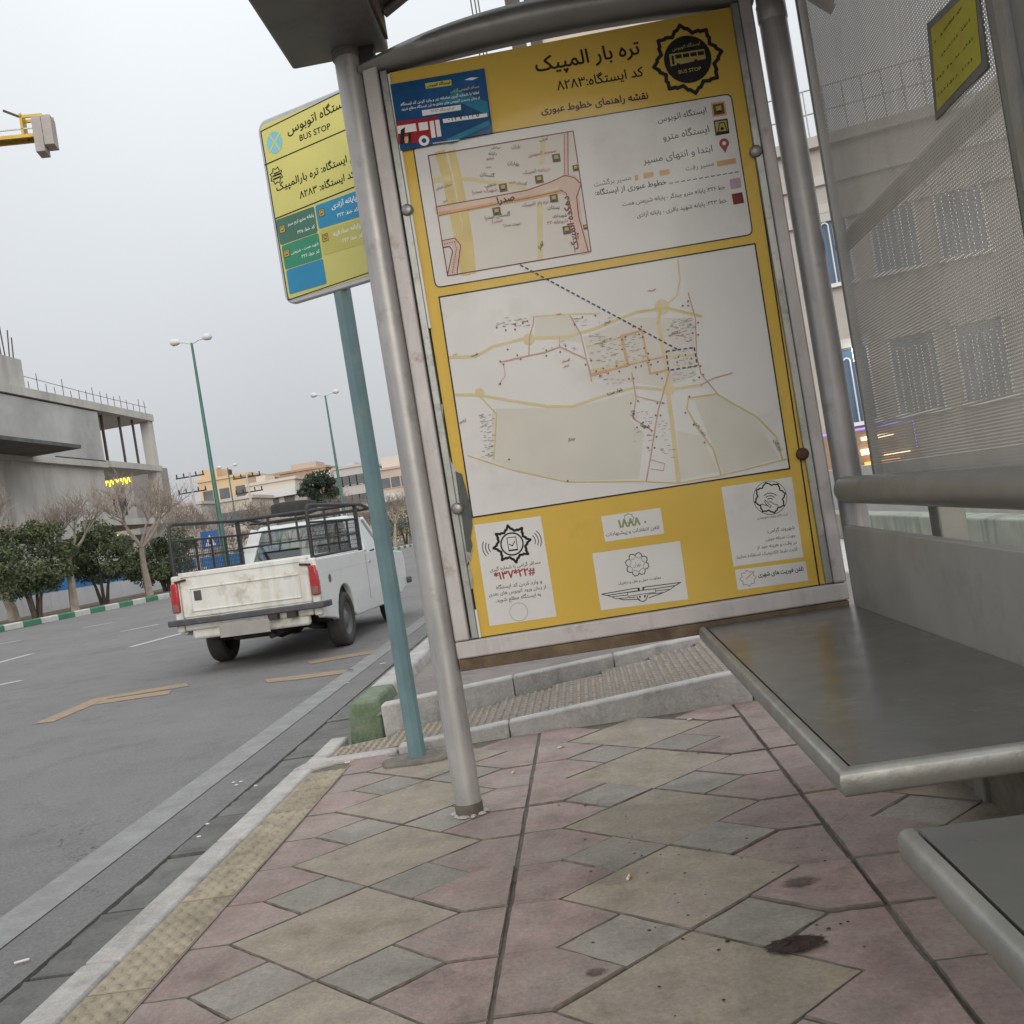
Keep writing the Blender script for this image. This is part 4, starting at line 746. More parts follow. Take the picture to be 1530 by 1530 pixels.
# ================================================================== PICKUP TRUCK
M_paint = mat('chalky white car paint', (.68, .71, .70), .32, 0, .05, 2, .0, dirt=(.5, .49, .45), dscale=4, damt=.35, coat=.6)
M_cream = mat('cream tailgate paint', (.68, .672, .625), .42, 0, .06, 3, .02, 80, dirt=(.36, .28, .19), dscale=5, damt=.45, streak=((.5, .46, .38), 6))
M_bump = mat('dull black bumper', (.07, .07, .076), .5, .1, .2, 8, .3, 9, dirt=(.2, .19, .17), dscale=5, damt=.3); M_cage = mat('dark cage steel', (.035, .035, .038), .55, .3, .25, 9)
M_tyre = mat('dusty tyre rubber', (.04, .039, .038), .85, 0, .25, 8, .3, 60); M_rim = mat('dull steel rim', (.16, .16, .16), .5, .5, .2, 9)
M_tl = mat('red tail lamp', (.38, .02, .025), .25, 0, .15, 30, coat=.5); M_tl2 = mat('smoked lamp lens', (.22, .1, .09), .3, 0, .2, 30); M_under = mat('dirty underbody', (.045, .036, .03), .9, 0, .35, 10, .3, 40)
M_chrome = mat('worn chrome', (.6, .6, .6), .2, .9, .1, 20); M_plate = mat('blank number plate', (.3, .285, .26), .5, 0, .08, 6); M_int = mat('dark cab trim', (.05, .048, .045), .8, 0, .2, 8)
G_cab = glassmat('cab glass', (.72, .8, .8), .10, .04)
tr = thing('pickup_truck', 'old white pickup truck with black cage rails and a spare tyre on the roof', 'pickup truck', (-3.60, 10.53, zr(-3.60)), (0, R(1.375), R(-2.2)))
TX = .79
def arch(y0, r, zb, n=12): return [(y0+r*math.cos(math.pi*k/n), zb+max(0, 1)*r*math.sin(math.pi*k/n)) for k in range(n+1)]
def side(x0, x1, name):
    rear = [(y, z) for y, z in arch(.96, .365, .33) if z > .3]; fr = [(y, z) for y, z in arch(3.46, .36, .33)]
    top = [(4.28, .62), (4.30, .80), (4.22, .90), (3.3, .975), (2.08, 1.0), (2.06, 1.03), (.05, 1.04), (.02, .98), (0, .62), (.05, .45)]
    poly = [(.06, .42), (.50, .36)]+rear[::-1]+[(1.38, .29), (3.02, .27)]+fr[::-1]+[(3.86, .33), (4.26, .42)]+top
    b = MB(); b.prism(poly, x0, x1, 'x'); return b.obj(name, M_paint, tr, bevel=.022, seg=3)
# body side outlines are concave: triangulate safely
def fixn(o):
    bm = bmesh.new(); bm.from_mesh(o.data); bmesh.ops.triangulate(bm, faces=[f for f in bm.faces if len(f.verts) > 8], ngon_method='EAR_CLIP'); bm.to_mesh(o.data); bm.free(); return o
for s in (1, -1): o = side(*((TX-.075, TX) if s > 0 else (-TX, -TX+.075)), 'body_side')
b = MB(); b.box(-TX+.075, TX-.075, .1, 2.06, .50, .56); b.box(-TX+.076, TX-.076, 2.0, 2.06, .56, 1.0); b.obj('bed', M_cream, tr)
b = MB(); b.box(-TX+.076, TX-.076, 2.06, 3.25, .3, .94); b.obj('cab_lower', M_paint, tr, bevel=.01)
b = MB(); b.prism([(3.22, .5), (4.27, .5), (4.29, .8), (4.18, .90), (3.22, .975)], -TX+.076, TX-.076, 'x'); b.obj('bonnet', M_paint, tr, bevel=.02)
b = MB(); b.box(-.70, .70, 4.28, 4.33, .52, .78); b.obj('grille', M_bump, tr); b = MB(); b.box(-.80, .84, 4.31, 4.40, .43, .52); b.obj('front_bumper', M_bump, tr, bevel=.015)
# tailgate
b = MB(); b.box(-.70, .70, -.012, .045, .60, 1.065); tg = b.obj('tailgate', M_cream, tr, bevel=.014, seg=3)
b = MB(); b.box(-.70, .70, -.022, .0, 1.02, 1.075); b.obj('top_lip', M_cream, tg, bevel=.01)
for x0, x1, z0, z1 in ((-.60, .60, .655, .672), (-.60, .60, .893, .91), (-.60, -.585, .672, .893), (.585, .60, .672, .893)):
    b = MB(); b.box(x0, x1, -.024, -.011, z0, z1); b.obj('pressed_rib', M_cream, tg, bevel=.005)
b = MB(); b.box(-.555, -.475, -.022, -.011, .77, .875); b.obj('emblem_recess', M_bump, tg, bevel=.01)
for s in (-1, 1):
    b = MB(); b.box(s*.70-.08, s*.70+.03, -.03, .0, .99, 1.04); b.obj('latch', M_cream, tg, bevel=.008); b = MB(); b.tube([(s*.62, -.03, 1.0), (s*.74, -.034, .985)], .012, 6); b.obj('latch_pin', M_under, tg)
for s in (-1, 1):
    b = MB(); b.box(min(s*.705, s*.79), max(s*.705, s*.79), -.02, .06, .45, 1.05); b.obj('corner_panel', M_cream, tr, bevel=.02)
    b = MB(); b.prism([(s*.715, .665), (s*.80, .665), (s*.80, .80), (s*.785, .975), (s*.715, .975)], -.05, .03, 'y'); l = b.obj('tail_lamp', M_tl, tr, bevel=.012)
    b = MB(); b.box(min(s*.722, s*.795), max(s*.722, s*.795), -.054, -.048, .675, .755); b.obj('reverse_lens', M_tl2, l, bevel=.002)
b = MB(); b.box(-.70, .70, -.02, .05, .46, .596); b.obj('rear_valance', M_cream, tr, bevel=.02)
b = MB(); b.box(-.64, .64, -.0, .10, .36, .47); b.obj('rear_apron', M_cream, tr, bevel=.03)
b = MB(); b.prism([(-.86, -.02), (-.84, -.11), (-.60, -.145), (.60, -.145), (.84, -.11), (.88, .0), (.88, .10), (.85, .10), (.83, -.03), (.58, -.085), (-.58, -.085), (-.83, -.02)], .53, .595, 'z'); bp_ = b.obj('rear_bumper', M_bump, tr, bevel=.012)
for x in (.30, .50): b = MB(); b.box(x-.05, x+.05, -.135, -.05, .47, .53); b.obj('bumper_bracket', M_under, bp_)
b = MB(); b.box(-.27, .27, -.165, -.158, .36, .49); b.obj('number_plate', M_plate, tr, bevel=.002)
b = MB(); b.lathe([(0, .0), (.045, 0), (.045, -.03)], (TX+.006, .42, .80), 'x', 16); b.obj('fuel_cap', M_bump, tr)
# cab glasshouse
zb, zt_ = .945, 1.475
cb = {k: Vector(v) for k, v in dict(rlb=(-.735, 2.07, zb+.05), rrb=(.735, 2.07, zb+.05), rlt=(-.60, 2.24, zt_-.03), rrt=(.60, 2.24, zt_-.03), flt=(-.585, 2.93, zt_-.04), frt=(.585, 2.93, zt_-.04), flb=(-.71, 3.42, zb), frb=(.71, 3.42, zb), mlb=(-.735, 2.42, zb+.04), mrb=(.735, 2.42, zb+.04), mlt=(-.605, 2.46, zt_-.03), mrt=(.605, 2.46, zt_-.03)).items()}
for a, c_, w_, h_ in (('rlb', 'rlt', .15, .07), ('rrb', 'rrt', .15, .07), ('mlb', 'mlt', .05, .09), ('mrb', 'mrt', .05, .09), ('flb', 'flt', .05, .06), ('frb', 'frt', .05, .06)):
    b = MB(); b.bar(cb[a], cb[c_], w_, h_, (0, 1, 0)); b.obj('pillar', M_paint, tr, bevel=.012)
b = MB(); b.v = [(x, y, z) for x, y, z in ((-.62, 2.20, 1.415), (.62, 2.20, 1.415), (.60, 2.97, 1.40), (-.60, 2.97, 1.40), (-.57, 2.26, 1.485), (.57, 2.26, 1.485), (.55, 2.88, 1.48), (-.55, 2.88, 1.48))]; b.f = [(0, 1, 2, 3), (4, 5, 6, 7), (0, 1, 5, 4), (1, 2, 6, 5), (2, 3, 7, 6), (3, 0, 4, 7)]; b.mi = [0]*6; b.obj('roof', M_paint, tr, bevel=.03, seg=4)
b = MB(); b.box(-.73, .73, 2.06, 2.10, .93, 1.06); b.obj('rear_cab_panel', M_paint, tr, bevel=.01)
def pane(name, pts, par=tr): b = MB(); b.add(pts, [(0, 1, 2, 3)]); return b.obj(name, G_cab, par)
pane('rear_window', [(-.66, 2.095, 1.05), (.66, 2.095, 1.05), (.55, 2.225, 1.42), (-.55, 2.225, 1.42)]); pane('windscreen', [cb['flb'], cb['frb'], cb['frt'], cb['flt']])
for s, a in ((1, 'r'), (-1, 'l')):
    pane('side_window', [cb['m'+a+'b'], cb['f'+a+'b'], cb['f'+a+'t'], cb['m'+a+'t']]); pane('quarter_window', [cb['r'+a+'b'], cb['m'+a+'b'], cb['m'+a+'t'], cb['r'+a+'t']])
for x in (-.36, .36): b = MB(); b.box(x-.24, x+.24, 2.3, 2.42, .75, 1.17); b.obj('seat_back', M_int, tr, bevel=.03)
b = MB(); b.box(-.66, .66, 2.95, 3.3, .85, .985); b.obj('dashboard', M_int, tr, bevel=.02)
b = MB(); b.tube([(.735, 3.02, 1.02), (.83, 3.06, 1.05)], .012, 6); mi = b.obj('mirror_arm', M_bump, tr); b = MB(); b.box(.80, .93, 3.04, 3.09, 1.0, 1.11); b.obj('mirror', M_bump, mi, bevel=.012)
b = MB(); b.box(TX-.004, TX+.012, 2.18, 2.28, .86, .885); b.obj('door_handle', M_chrome, tr, bevel=.004)
b = MB(); b.box(TX-.02, TX+.0015, 2.07, 2.078, .42, .97); b.box(TX-.02, TX+.0015, 3.2, 3.208, .42, .95); b.obj('door_gap', M_int, tr)
b = MB(); b.box(TX-.004, TX+.002, .15, 3.3, .875, .881); b.obj('waist_crease', M_cream, tr)
# wheels and running gear
tp = [(.19, -.085), (.255, -.095), (.292, -.085), (.303, -.06), (.306, 0), (.303, .06), (.292, .085), (.255, .095), (.19, .085), (.19, -.085)]
b = MB(); b.lathe(tp, (0, 0, 0), 'x', 32); me_t = b.mesh('tyre', M_tyre); 
for p in me_t.polygons: p.use_smooth = True
b = MB(); b.lathe([(.195, .05), (.195, .075), (.18, .078), (.165, .05), (.10, .045), (.085, .065), (.04, .07), (0, .07)], (0, 0, 0), 'x', 24); me_r = b.mesh('wheel', M_rim)
for p in me_r.polygons: p.use_smooth = True
for x, y in ((.70, .96), (-.70, .96), (.69, 3.46), (-.69, 3.46)):
    wh = inst('wheel', me_r, tr, (x, y, .303), (0, 0, 0 if x > 0 else math.pi)); inst('tyre', me_t, wh)
b = MB(); b.tube([(-.66, .96, .303), (.66, .96, .303)], .045, 10); b.lathe([(0, -.12), (.09, -.1), (.12, 0), (.09, .1), (0, .12)], (0, .96, .30), 'x', 14); b.obj('rear_axle', M_under, tr, smooth=True)
for s in (-1, 1):
    b = MB(); b.tube([(s*.5, .15, .40), (s*.5, .55, .30), (s*.5, .96, .25), (s*.5, 1.4, .30), (s*.5, 1.75, .40)], .035, 6); b.obj('leaf_spring', M_under, tr)
    b = MB(); b.box(s*.42-.04, s*.42+.04, .08, 3.9, .36, .46); b.obj('chassis_rail', M_under, tr)
    b = MB(); b.prism([(.55, .34), (1.37, .34), (1.3, .62), (1.1, .70), (.8, .70), (.62, .62)], s*.5 if s > 0 else -TX+.08, TX-.08 if s > 0 else -.5, 'x'); b.obj('wheel_well', M_under, tr)
b = MB(); b.tube([(.18, .10, .29), (.2, .5, .31), (.25, 1.4, .31), (.2, 2.6, .3)], .03, 8); b.lathe([(0, 0), (.075, .02), (.08, .4), (0, .42)], (.24, 1.3, .31), 'y', 12); b.obj('exhaust', M_under, tr, smooth=True)
b = MB(); b.box(-.3, .25, .2, .62, .28, .46); b.obj('spare_well', M_under, tr, bevel=.04); b = MB(); b.box(-.3, .3, 2.9, 3.9, .2, .5); b.obj('engine_sump', M_under, tr, bevel=.03)
# cage over the bed and roof
def T(name, pts, r=.017, par=None, n=8): b = MB(); b.tube(pts, r, n); return b.obj(name, M_cage, par or tr, smooth=True)
H1 = 1.60
def wire(par, s, y0, y1, z0, z1):
    b = MB(); y = y0
    while y < y1: b.tube([(s, y, z0), (s, y, z1)], .0035, 4, False); y += .05
    z = z0
    while z < z1: b.tube([(s, y0, z), (s, y1, z)], .0035, 4, False); z += .05
    o = b.obj('wire_mesh', M_cage, par); return o
for s in (-1, 1):
    x = s*.755; rl = T('cage_side_rail', [(x, .03, 1.04), (x, .03, H1-.10), (x, .05, H1-.03), (x, .12, H1), (x, 1.0, H1), (x, 2.02, H1), (x*.97, 2.35, H1+.005), (x*.95, 3.0, H1-.07)], .022)
    T('cage_rail', [(x, .03, 1.42), (x, 2.0, 1.42)], .013, rl); T('cage_rail', [(x, .03, 1.06), (x, 2.0, 1.06)], .016, rl); T('cage_rail', [(x, .05, 1.24), (x, 2.0, 1.24)], .010, rl)
    b = MB(); b.box(x-.02, x+.02, 1.98, 2.04, 1.03, H1); b.obj('cage_post', M_cage, rl)
    for y in (.68, 1.12, 1.55): b = MB(); b.box(x-.009, x+.009, y-.014, y+.014, 1.06, 1.42); b.obj('cage_bar', M_cage, rl)
    wire(rl, x, .05, 1.98, 1.07, 1.42)
fr_ = T('cage_front_rail', [(-.755, 2.01, H1), (.755, 2.01, H1)], .022)
for z in (1.42, 1.25): T('cage_rail', [(-.755, 2.01, z), (.755, 2.01, z)], .012, fr_)
for x in (-.36, 0, .36): b = MB(); b.box(x-.012, x+.012, 2.0, 2.02, 1.25, H1); b.obj('cage_bar', M_cage, fr_)
for y in (2.35, 2.68, 3.0): T('roof_rack_bar', [(-.72, y, H1-.06), (.72, y, H1-.06)], .014)
b = MB(); b.lathe([(.17, -.075), (.25, -.08), (.288, -.07), (.30, -.04), (.30, .04), (.288, .07), (.25, .08), (.17, .075), (.17, -.075)], (0, 0, 0), 'z', 32); so_ = b.obj('spare_tyre', M_tyre, smooth=True)
pm = tr.matrix_basis if False else Matrix.Translation(tr.location) @ tr.rotation_euler.to_matrix().to_4x4()
so_.location = pm @ Vector((-.2, 2.62, H1+.075)); so_.rotation_euler = (R(-3), R(1.4), 0); tag(so_, 'spare tyre lying on the roof rack of the white pickup', 'tyre')

# ================================================================== ACROSS THE ROAD
M_leaf = mat('glossy evergreen leaf', (.075, .098, .042), .6, 0, .5, 1.6); M_leaf2 = mat('dusty evergreen leaf', (.055, .082, .036), .55, 0, .5, 1.8); M_bark = mat('pale plane bark', (.33, .285, .235), .85, 0, .25, 4, .3, 40); M_bark2 = mat('dark bark', (.07, .055, .045), .9, 0, .3, 6)
M_twig = mat('reddish twig', (.27, .222, .185), .85, 0, .25, 3); M_pine = mat('pine needle', (.03, .05, .028), .7, 0, .4, 1)
def crown_mesh(name, rx, ry, rz, n, leaf, m, seed):
    leaf *= .72; n = int(n*1.6); r = random.Random(seed); b = MB(); clumps = []
    for _ in range(34):
        while True:
            p = Vector((r.uniform(-1, 1), r.uniform(-1, 1), r.uniform(-1, 1)))
            if .25 < p.length < .95: break
        clumps.append((p, r.uniform(.18, .36)))
    for _ in range(n):
        c, rr = r.choice(clumps); d = Vector((r.gauss(0, 1), r.gauss(0, 1), r.gauss(0, 1))).normalized()*rr*r.uniform(.55, 1.05); p = c+d
        p = Vector((p.x*rx, p.y*ry, p.z*rz)); q = Vector((r.gauss(0, 1), r.gauss(0, 1), r.gauss(0, .8)+.5)).normalized(); a = q.orthogonal().normalized(); a.rotate(Matrix.Rotation(r.uniform(0, 6.28), 3, q)); e = q.cross(a)
        s = leaf*r.uniform(.7, 1.3); b.add([p-a*s, p+e*s*.45, p+a*s, p-e*s*.45], [(0, 1, 2, 3)])
    me = b.mesh(name, m); return me
def bush(loc, rx, rz, label, seed, m=M_leaf, zc=None, n=5200, group='round evergreens on the verge'):
    t = thing('evergreen_bush', label, 'bush', loc, (0, 0, seed), group); zc = zc or rz*1.25
    inst('crown', crown_mesh('crown', rx, rx, rz, n, .085, m, seed), t, (0, 0, zc)); r = random.Random(seed)
    for k in range(4):
        a = k*1.6+seed; b = MB(); b.tube([(.08*math.cos(a), .08*math.sin(a), -.05), (.2*math.cos(a), .2*math.sin(a), zc*.35), (.5*math.cos(a), .5*math.sin(a), zc*.9)], [.07, .05, .025], 6); b.obj('stem', M_bark2, t, smooth=True)
def tree_mesh(seed, h=5.5, trunk=2.2, m=M_bark, levels=4, spread=.75):
    r = random.Random(seed); b = MB(); tw = MB()
    def grow(p, d, ln, rad, lv):
        n = 4; pts = [p]; rs = [rad]; dd = d.copy()
        for i in range(n):
            dd = (dd+Vector((r.gauss(0, .13), r.gauss(0, .13), r.gauss(.05, .08)))).normalized(); pts.append(pts[-1]+dd*ln/n); rs.append(rad*(1-.42*(i+1)/n))
        (b if lv > 1 else tw).tube(pts, rs, 6 if lv > 2 else 4 if lv > 1 else 3, False)
        if lv == 0: return
        kids = {4: r.randint(4, 6), 3: r.randint(4, 5), 2: r.randint(4, 6), 1: r.randint(5, 7)}[lv]
        for k in range(kids):
            a = 6.283*k/kids+r.uniform(-.5, .5); t = 1.0 if lv > 2 else r.uniform(.45, 1); i = min(n, int(t*n+.5)); ax = dd.orthogonal().normalized(); ax.rotate(Matrix.Rotation(a, 3, dd)); nd = (dd*(1-spread*.55)+ax*spread*r.uniform(.5, 1)+Vector((0, 0, .25))).normalized()
            grow(pts[i], nd, ln*r.uniform(.55, .8) if lv < 4 else ln*r.uniform(.6, .75), rs[i]*.72, lv-1)
    grow(Vector((0, 0, -.1)), Vector((r.uniform(-.06, .06), r.uniform(-.06, .06), 1)).normalized(), trunk, .19*h/5.5, levels)
    return b.mesh('trunk', m), tw.mesh('crown', M_twig)
TREES = [tree_mesh(s, 5.5, q) for s, q in ((1, 2.0), (2, 2.3), (3, 1.8), (4, 2.1))]
def tree(loc, k, sc_, label, lean=(0, 0), rz=0.):
    t = thing('bare_tree', label, 'tree', loc, (lean[0], lean[1], rz), 'bare trees beyond the road'); t.scale = (sc_,)*3
    inst('trunk', TREES[k][0], t); inst('crown', TREES[k][1], t); return t
VZ = .3
bush((-17, 30.6, VZ-.05), 1.42, 1.15, 'large round evergreen at the left edge of the photo', 11, n=7000, zc=1.75); bush((-17, 35.1, VZ-.05), 1.35, 1.1, 'round evergreen between the two nearest bare trees', 12, n=7000, zc=1.8); bush((-17, 40.6, VZ-.05), 1.6, 1.0, 'round evergreen just left of the white pickup', 13, n=6500, zc=1.35)
bush((-17.5, 27.0, VZ-.05), .6, .5, 'low dark shrub at the photo edge under the evergreen', 14, n=1500, zc=.5)
tree((-16.4, 31.8, VZ), 0, 0.8, 'bare pollarded tree leaning beside the leftmost evergreen', (0, R(4)), .4); tree((-16.4, 37.5, VZ), 1, 0.82, 'bare pollarded tree left of the pickup tailgate', (0, 0), 1.5); tree((-18.3, 31.6, VZ), 2, 1.05, 'bare tree cut off by the left photo edge', (0, 0), 2.4); tree((-17.5, 46, VZ), 3, 0.8, 'bare tree in front of the open concrete bay', (0, 0), .9); tree((-16.8, 52, VZ), 0, 0.8, 'bare tree left of the tall street lamp', (0, 0), 2.0)
for i, (u, y, k, s) in enumerate(((300, 60, 3, .82), (318, 90, 0, .9), (446, 98, 1, .95), (470, 84, 2, .8), (322, 66, 1, .85), (352, 74, 2, .8), (398, 78, 3, .8), (428, 88, 0, .85), (510, 86, 1, .9), (535, 95, 2, .95), (497, 100, 3, .9), (588, 72, 0, .8), (612, 84, 2, .85), (556, 110, 1, 1.0))):
    p = AY(u, 800, y); tree((p.x, y, .3), k, s, ('bare tree at the left end of the pickup cage', 'far bare tree below the tan block', 'far bare tree over the pickup cab', 'bare tree below the pine', 'bare tree behind the pickup cage, nearest the blue sign', 'bare tree behind the pickup rear window', 'bare tree left of the spare tyre', 'bare tree just above the spare tyre', 'reddish bare tree right of the pine', 'tall bare tree left of the teal pole', 'bare tree right beside the pine', 'bare tree between the teal pole and the shelter post', 'bare tree hidden mostly by the shelter post', 'farthest bare tree behind the teal pole')[i], (0, 0), i*1.3)
bush((AY(605, 800, 80).x, 80, .2), 2.4, 1.5, 'dark clipped shrub far off between teal pole and shelter post', 21, n=2600, zc=1.9, group='far shrubs'); bush((AY(572, 800, 86).x, 86, .2), 2.2, 1.4, 'dark clipped shrub far off behind the teal pole', 22, n=2600, zc=1.7, group='far shrubs'); bush((AY(385, 800, 95).x, 95, .2), 1.4, 2.6, 'tall narrow evergreen behind the pickup roof', 23, M_pine, 3.2, 2600, 'far shrubs')
# pine
px_ = AY(492, 800, 120); t = thing('pine_tree', 'dark round pine standing before the brown apartment block', 'pine tree', (px_.x, 120, .2)); inst('crown', crown_mesh('crown', 2.5, 2.5, 2.1, 4200, .24, M_pine, 31), t, (0, 0, 7.4)); b = MB(); b.tube([(0, 0, 0), (.1, 0, 4), (0, 0, 8)], [.25, .2, .1], 7); b.obj('trunk', M_bark2, t)
# hoarding
M_hb = mat('blue hoarding sheet', (.025, .2, .5), .5, 0, .1, 1); M_hw = mat('white hoarding sheet', (.6, .61, .62), .5, 0, .08, 1, dirt=(.45, .44, .42), dscale=1.5, damt=.3)
ho = thing('hoarding', 'white site hoarding with a blue band behind the evergreens', 'fence', (-20.5, 22, .25))
for k in range(17):
    b = MB(); b.box(-.02, .02, k*2+.01, k*2+1.99, 0, .72); b.obj('hoarding_panel', M_hw, ho); b = MB(); b.box(-.025, .025, k*2+.01, k*2+1.99, .72, 1.22); b.obj('blue_panel', M_hb, ho)
    b = MB(); b.box(-.09, -.03, k*2-.03, k*2+.03, -.1, 1.3); b.obj('hoarding_post', M_hw, ho)
h2 = thing('barrier', 'bright blue barrier panels seen through the pickup cage', 'barrier', (-17.2, 46, .25))
for k in range(6): b = MB(); b.box(-.03, .03, k*1.9, k*1.9+1.8, .1, 1.15); b.obj('barrier_panel', M_hb, h2)
# construction building, facade along X=-24
M_cc = mat('raw concrete', (.52, .5, .465), .9, 0, .14, .5, .2, 12, streak=((.36, .34, .315), 1.0)); M_cb = mat('grey blockwork', (.44, .44, .43), .9, 0, .26, .3, .2, 14, dirt=(.56, .545, .52), dscale=.35, damt=.55); M_cd = mat('dark opening', (.05, .05, .05), .9, 0, .2, 2); M_reb = mat('rebar', (.12, .09, .075), .8, .3, .2, 5)
cbd = thing('construction_building', 'unfinished grey concrete building with an open bay and rebar on top', 'building', (0, 0, 0)); X0 = -24.0
def CB(name, y0, y1, z0, z1, m=M_cc, dx=(0, -9), bev=0): b = MB(); b.box(X0+dx[1], X0+dx[0], y0, y1, z0, z1); return b.obj(name, m, cbd, bevel=bev)
CB('wall', 24, 52.1, 7.2, 9.85, M_cb); CB('wall', 24, 52.1, .3, 6.9, M_cc, (-.15, -9)); CB('floor_slab', 24, 52.15, 6.9, 7.2, M_cc, (.12, -9)); CB('roof_slab', 24, 59.1, 9.93, 10.33, M_cc, (.1, -9)); CB('floor_slab', 52.16, 59.2, 6.95, 7.28, M_cc, (.1, -9)); CB('floor_slab', 50, 59.2, 3.85, 4.2, M_cc, (.1, -9))
for dx in ((0, -.55), (-8.4, -8.95)): CB('column', 58.55, 59.1, .2, 3.85, dx=dx); CB('column', 58.55, 59.1, 4.2, 6.95, dx=dx); CB('column', 58.55, 59.1, 7.28, 9.93, dx=dx)
for y, dx in ((53.6, (-.5, -.62)), (55.3, (-.3, -.4)), (57.0, (-.3, -.4)), (54.6, (-3, -3.1)), (56.2, (-4, -4.1))): CB('prop', y, y+.12, 7.28, 9.93, M_reb, dx)
M_can = mat('dark canopy slab', (.11, .115, .11), .85, 0, .3, 1.2)  # one dark tone over the whole overhanging slab
CB('canopy', 34, AX(124, 684, -21.6).y, 7.12, 7.28, M_can, (2.4, .12)); CB('stair_tower', 36.5, 45.3, 10.33, 11.65, M_cc, (0, -5)); CB('band', 47, 52.1, 7.21, 7.28, M_cd, (.05, 0)); CB('window_opening', 46, 56, 2.9, 3.3, M_cd, (.0, -.1))
for k in range(22):
    y = 42.9+k*.11; b = MB(); b.tube([(X0-.3-(k % 3)*.6, y, 11.6), (X0-.3-(k % 3)*.6+rnd.uniform(-.1, .1), y+rnd.uniform(-.08, .08), 12.85+rnd.uniform(-.3, .4))], .03, 4); b.obj('rebar', M_reb, cbd)
for k in range(17):
    y = 46+k*.8; b = MB(); b.tube([(X0-.2, y, 10.3), (X0-.2, y+rnd.uniform(-.05, .05), 10.75+rnd.uniform(0, .6))], .018, 4); b.obj('rebar', M_reb, cbd)
b = MB(); b.tube([(X0-.2, 44, 11.0), (X0-.2, 52, 10.85), (X0-.2, 59, 10.8)], .015, 4); b.obj('guard_cable', M_reb, cbd)
for k in range(9): b = MB(); b.tube([(X0-1.5, 52.6, 7.5+k*.27), (X0-1.5, 53.5, 7.5+k*.27)], .025, 4); b.obj('ladder_rung', M_reb, cbd)
# block with yellow neon behind the open bay
M_bk = mat('grey far block', (.3, .28, .27), .8, 0, .1, .6); E_y = mat('yellow neon', (.95, .85, .05), .5, 0, 0, 1, emit=1.6)
fb = thing('far_block', 'grey block with glowing yellow sign behind the concrete frame', 'building', (0, 0, 0)); P0 = AY(168, 720, 85)
b = MB(); b.box(P0.x-4.0, P0.x+1.7, 85, 93, .2, P0.z+1.2); b.obj('wall', M_bk, fb)
for z in (3.2, 6.4): 
    for k in range(3): b = MB(); b.box(P0.x-3.6+k*1.7, P0.x-2.5+k*1.7, 84.93, 85.02, z, z+1.5); b.obj('window', M_cd, fb)
def neon(name, c, wd, ht, par, ydepth, n, seed):
    r = random.Random(seed); b = MB()
    for k in range(n):
        x = c.x-wd/2+wd*k/n; pts = [(x+r.uniform(-.1, .1)*wd/n, ydepth, c.z-ht*r.uniform(.1, .5)), (x+wd/n*.5, ydepth, c.z+ht*r.uniform(-.1, .5)), (x+wd/n*.9, ydepth, c.z-ht*r.uniform(0, .4))]; b.tube(pts, ht*.075, 5)
    return b.obj(name, E_y, par)
neon('neon_sign', P0, 3.4, .9, fb, 84.8, 9, 3); neon('neon_sign', AY(183, 803, 84.8), 2.2, .6, fb, 84.7, 7, 5)
# street lamps
M_lg = mat('green lamp post paint', (.06, .17, .135), .5, .1, .15, 2); M_lh = mat('lamp head white', (.62, .63, .64), .4, 0, .06, 4)
def street_lamp(x, y, h, arm, label):
    t = thing('street_lamp', label, 'street lamp', (x, y, .25), (0, 0, 0), 'twin-headed street lamps'); b = MB(); b.tube([(0, 0, 0), (0, 0, h)], [.13, .055], 10); b.obj('post', M_lg, t, smooth=True)
    for s in (-1, 1):
        b = MB(); b.tube([(0, 0, h-.05), (s*arm*.5, 0, h+.08), (s*arm, 0, h+.12)], .035, 6); a = b.obj('arm', M_lh, t, smooth=True)
        b = MB(); b.tube([(s*arm*.75, 0, h+.12), (s*arm*.95, 0, h+.15), (s*arm*1.25, 0, h+.15), (s*arm*1.4, 0, h+.12)], [.06, .16, .17, .05], 10); b.obj('lamp_head', M_lh, a, smooth=True)
street_lamp(-16.6, 46.9, 11.15, .72, 'tall green twin-headed street lamp left of the bus stop sign pole'); street_lamp(-16.1, 70.2, 11.1, .72, 'green twin-headed street lamp second along, near the teal pole'); street_lamp(AY(340, 700, 108).x, 108, AY(338, 698, 108).z-.3, .8, 'small distant twin-headed street lamp above the tan building')
# crossing sign
M_sb = mat('blue traffic sign', (.03, .13, .36), .45, 0, .08, 8); p = AY(314, 805, 47); t = thing('crossing_sign', 'blue pedestrian crossing sign seen through the pickup cage', 'sign', (p.x, 47, .25))
b = MB(); b.tube([(0, 0, 0), (0, 0, p.z-.2)], .03, 6); b.obj('pole', M_cage, t); b = MB(); b.box(-.42, .42, -.05, -.03, p.z-.70, p.z+.12); f = b.obj('plate', M_sb, t); b = MB(); b.prism([(-.28, p.z-.58), (.28, p.z-.58), (0, p.z-.05)], -.056, -.0505, 'y'); b.obj('triangle', M_lh, f); b = MB(); b.prism([(-.05, p.z-.5), (.02, p.z-.5), (.06, p.z-.28), (.02, p.z-.2), (-.03, p.z-.25)], -.062, -.0565, 'y'); b.obj('walker_mark', M_black, f)
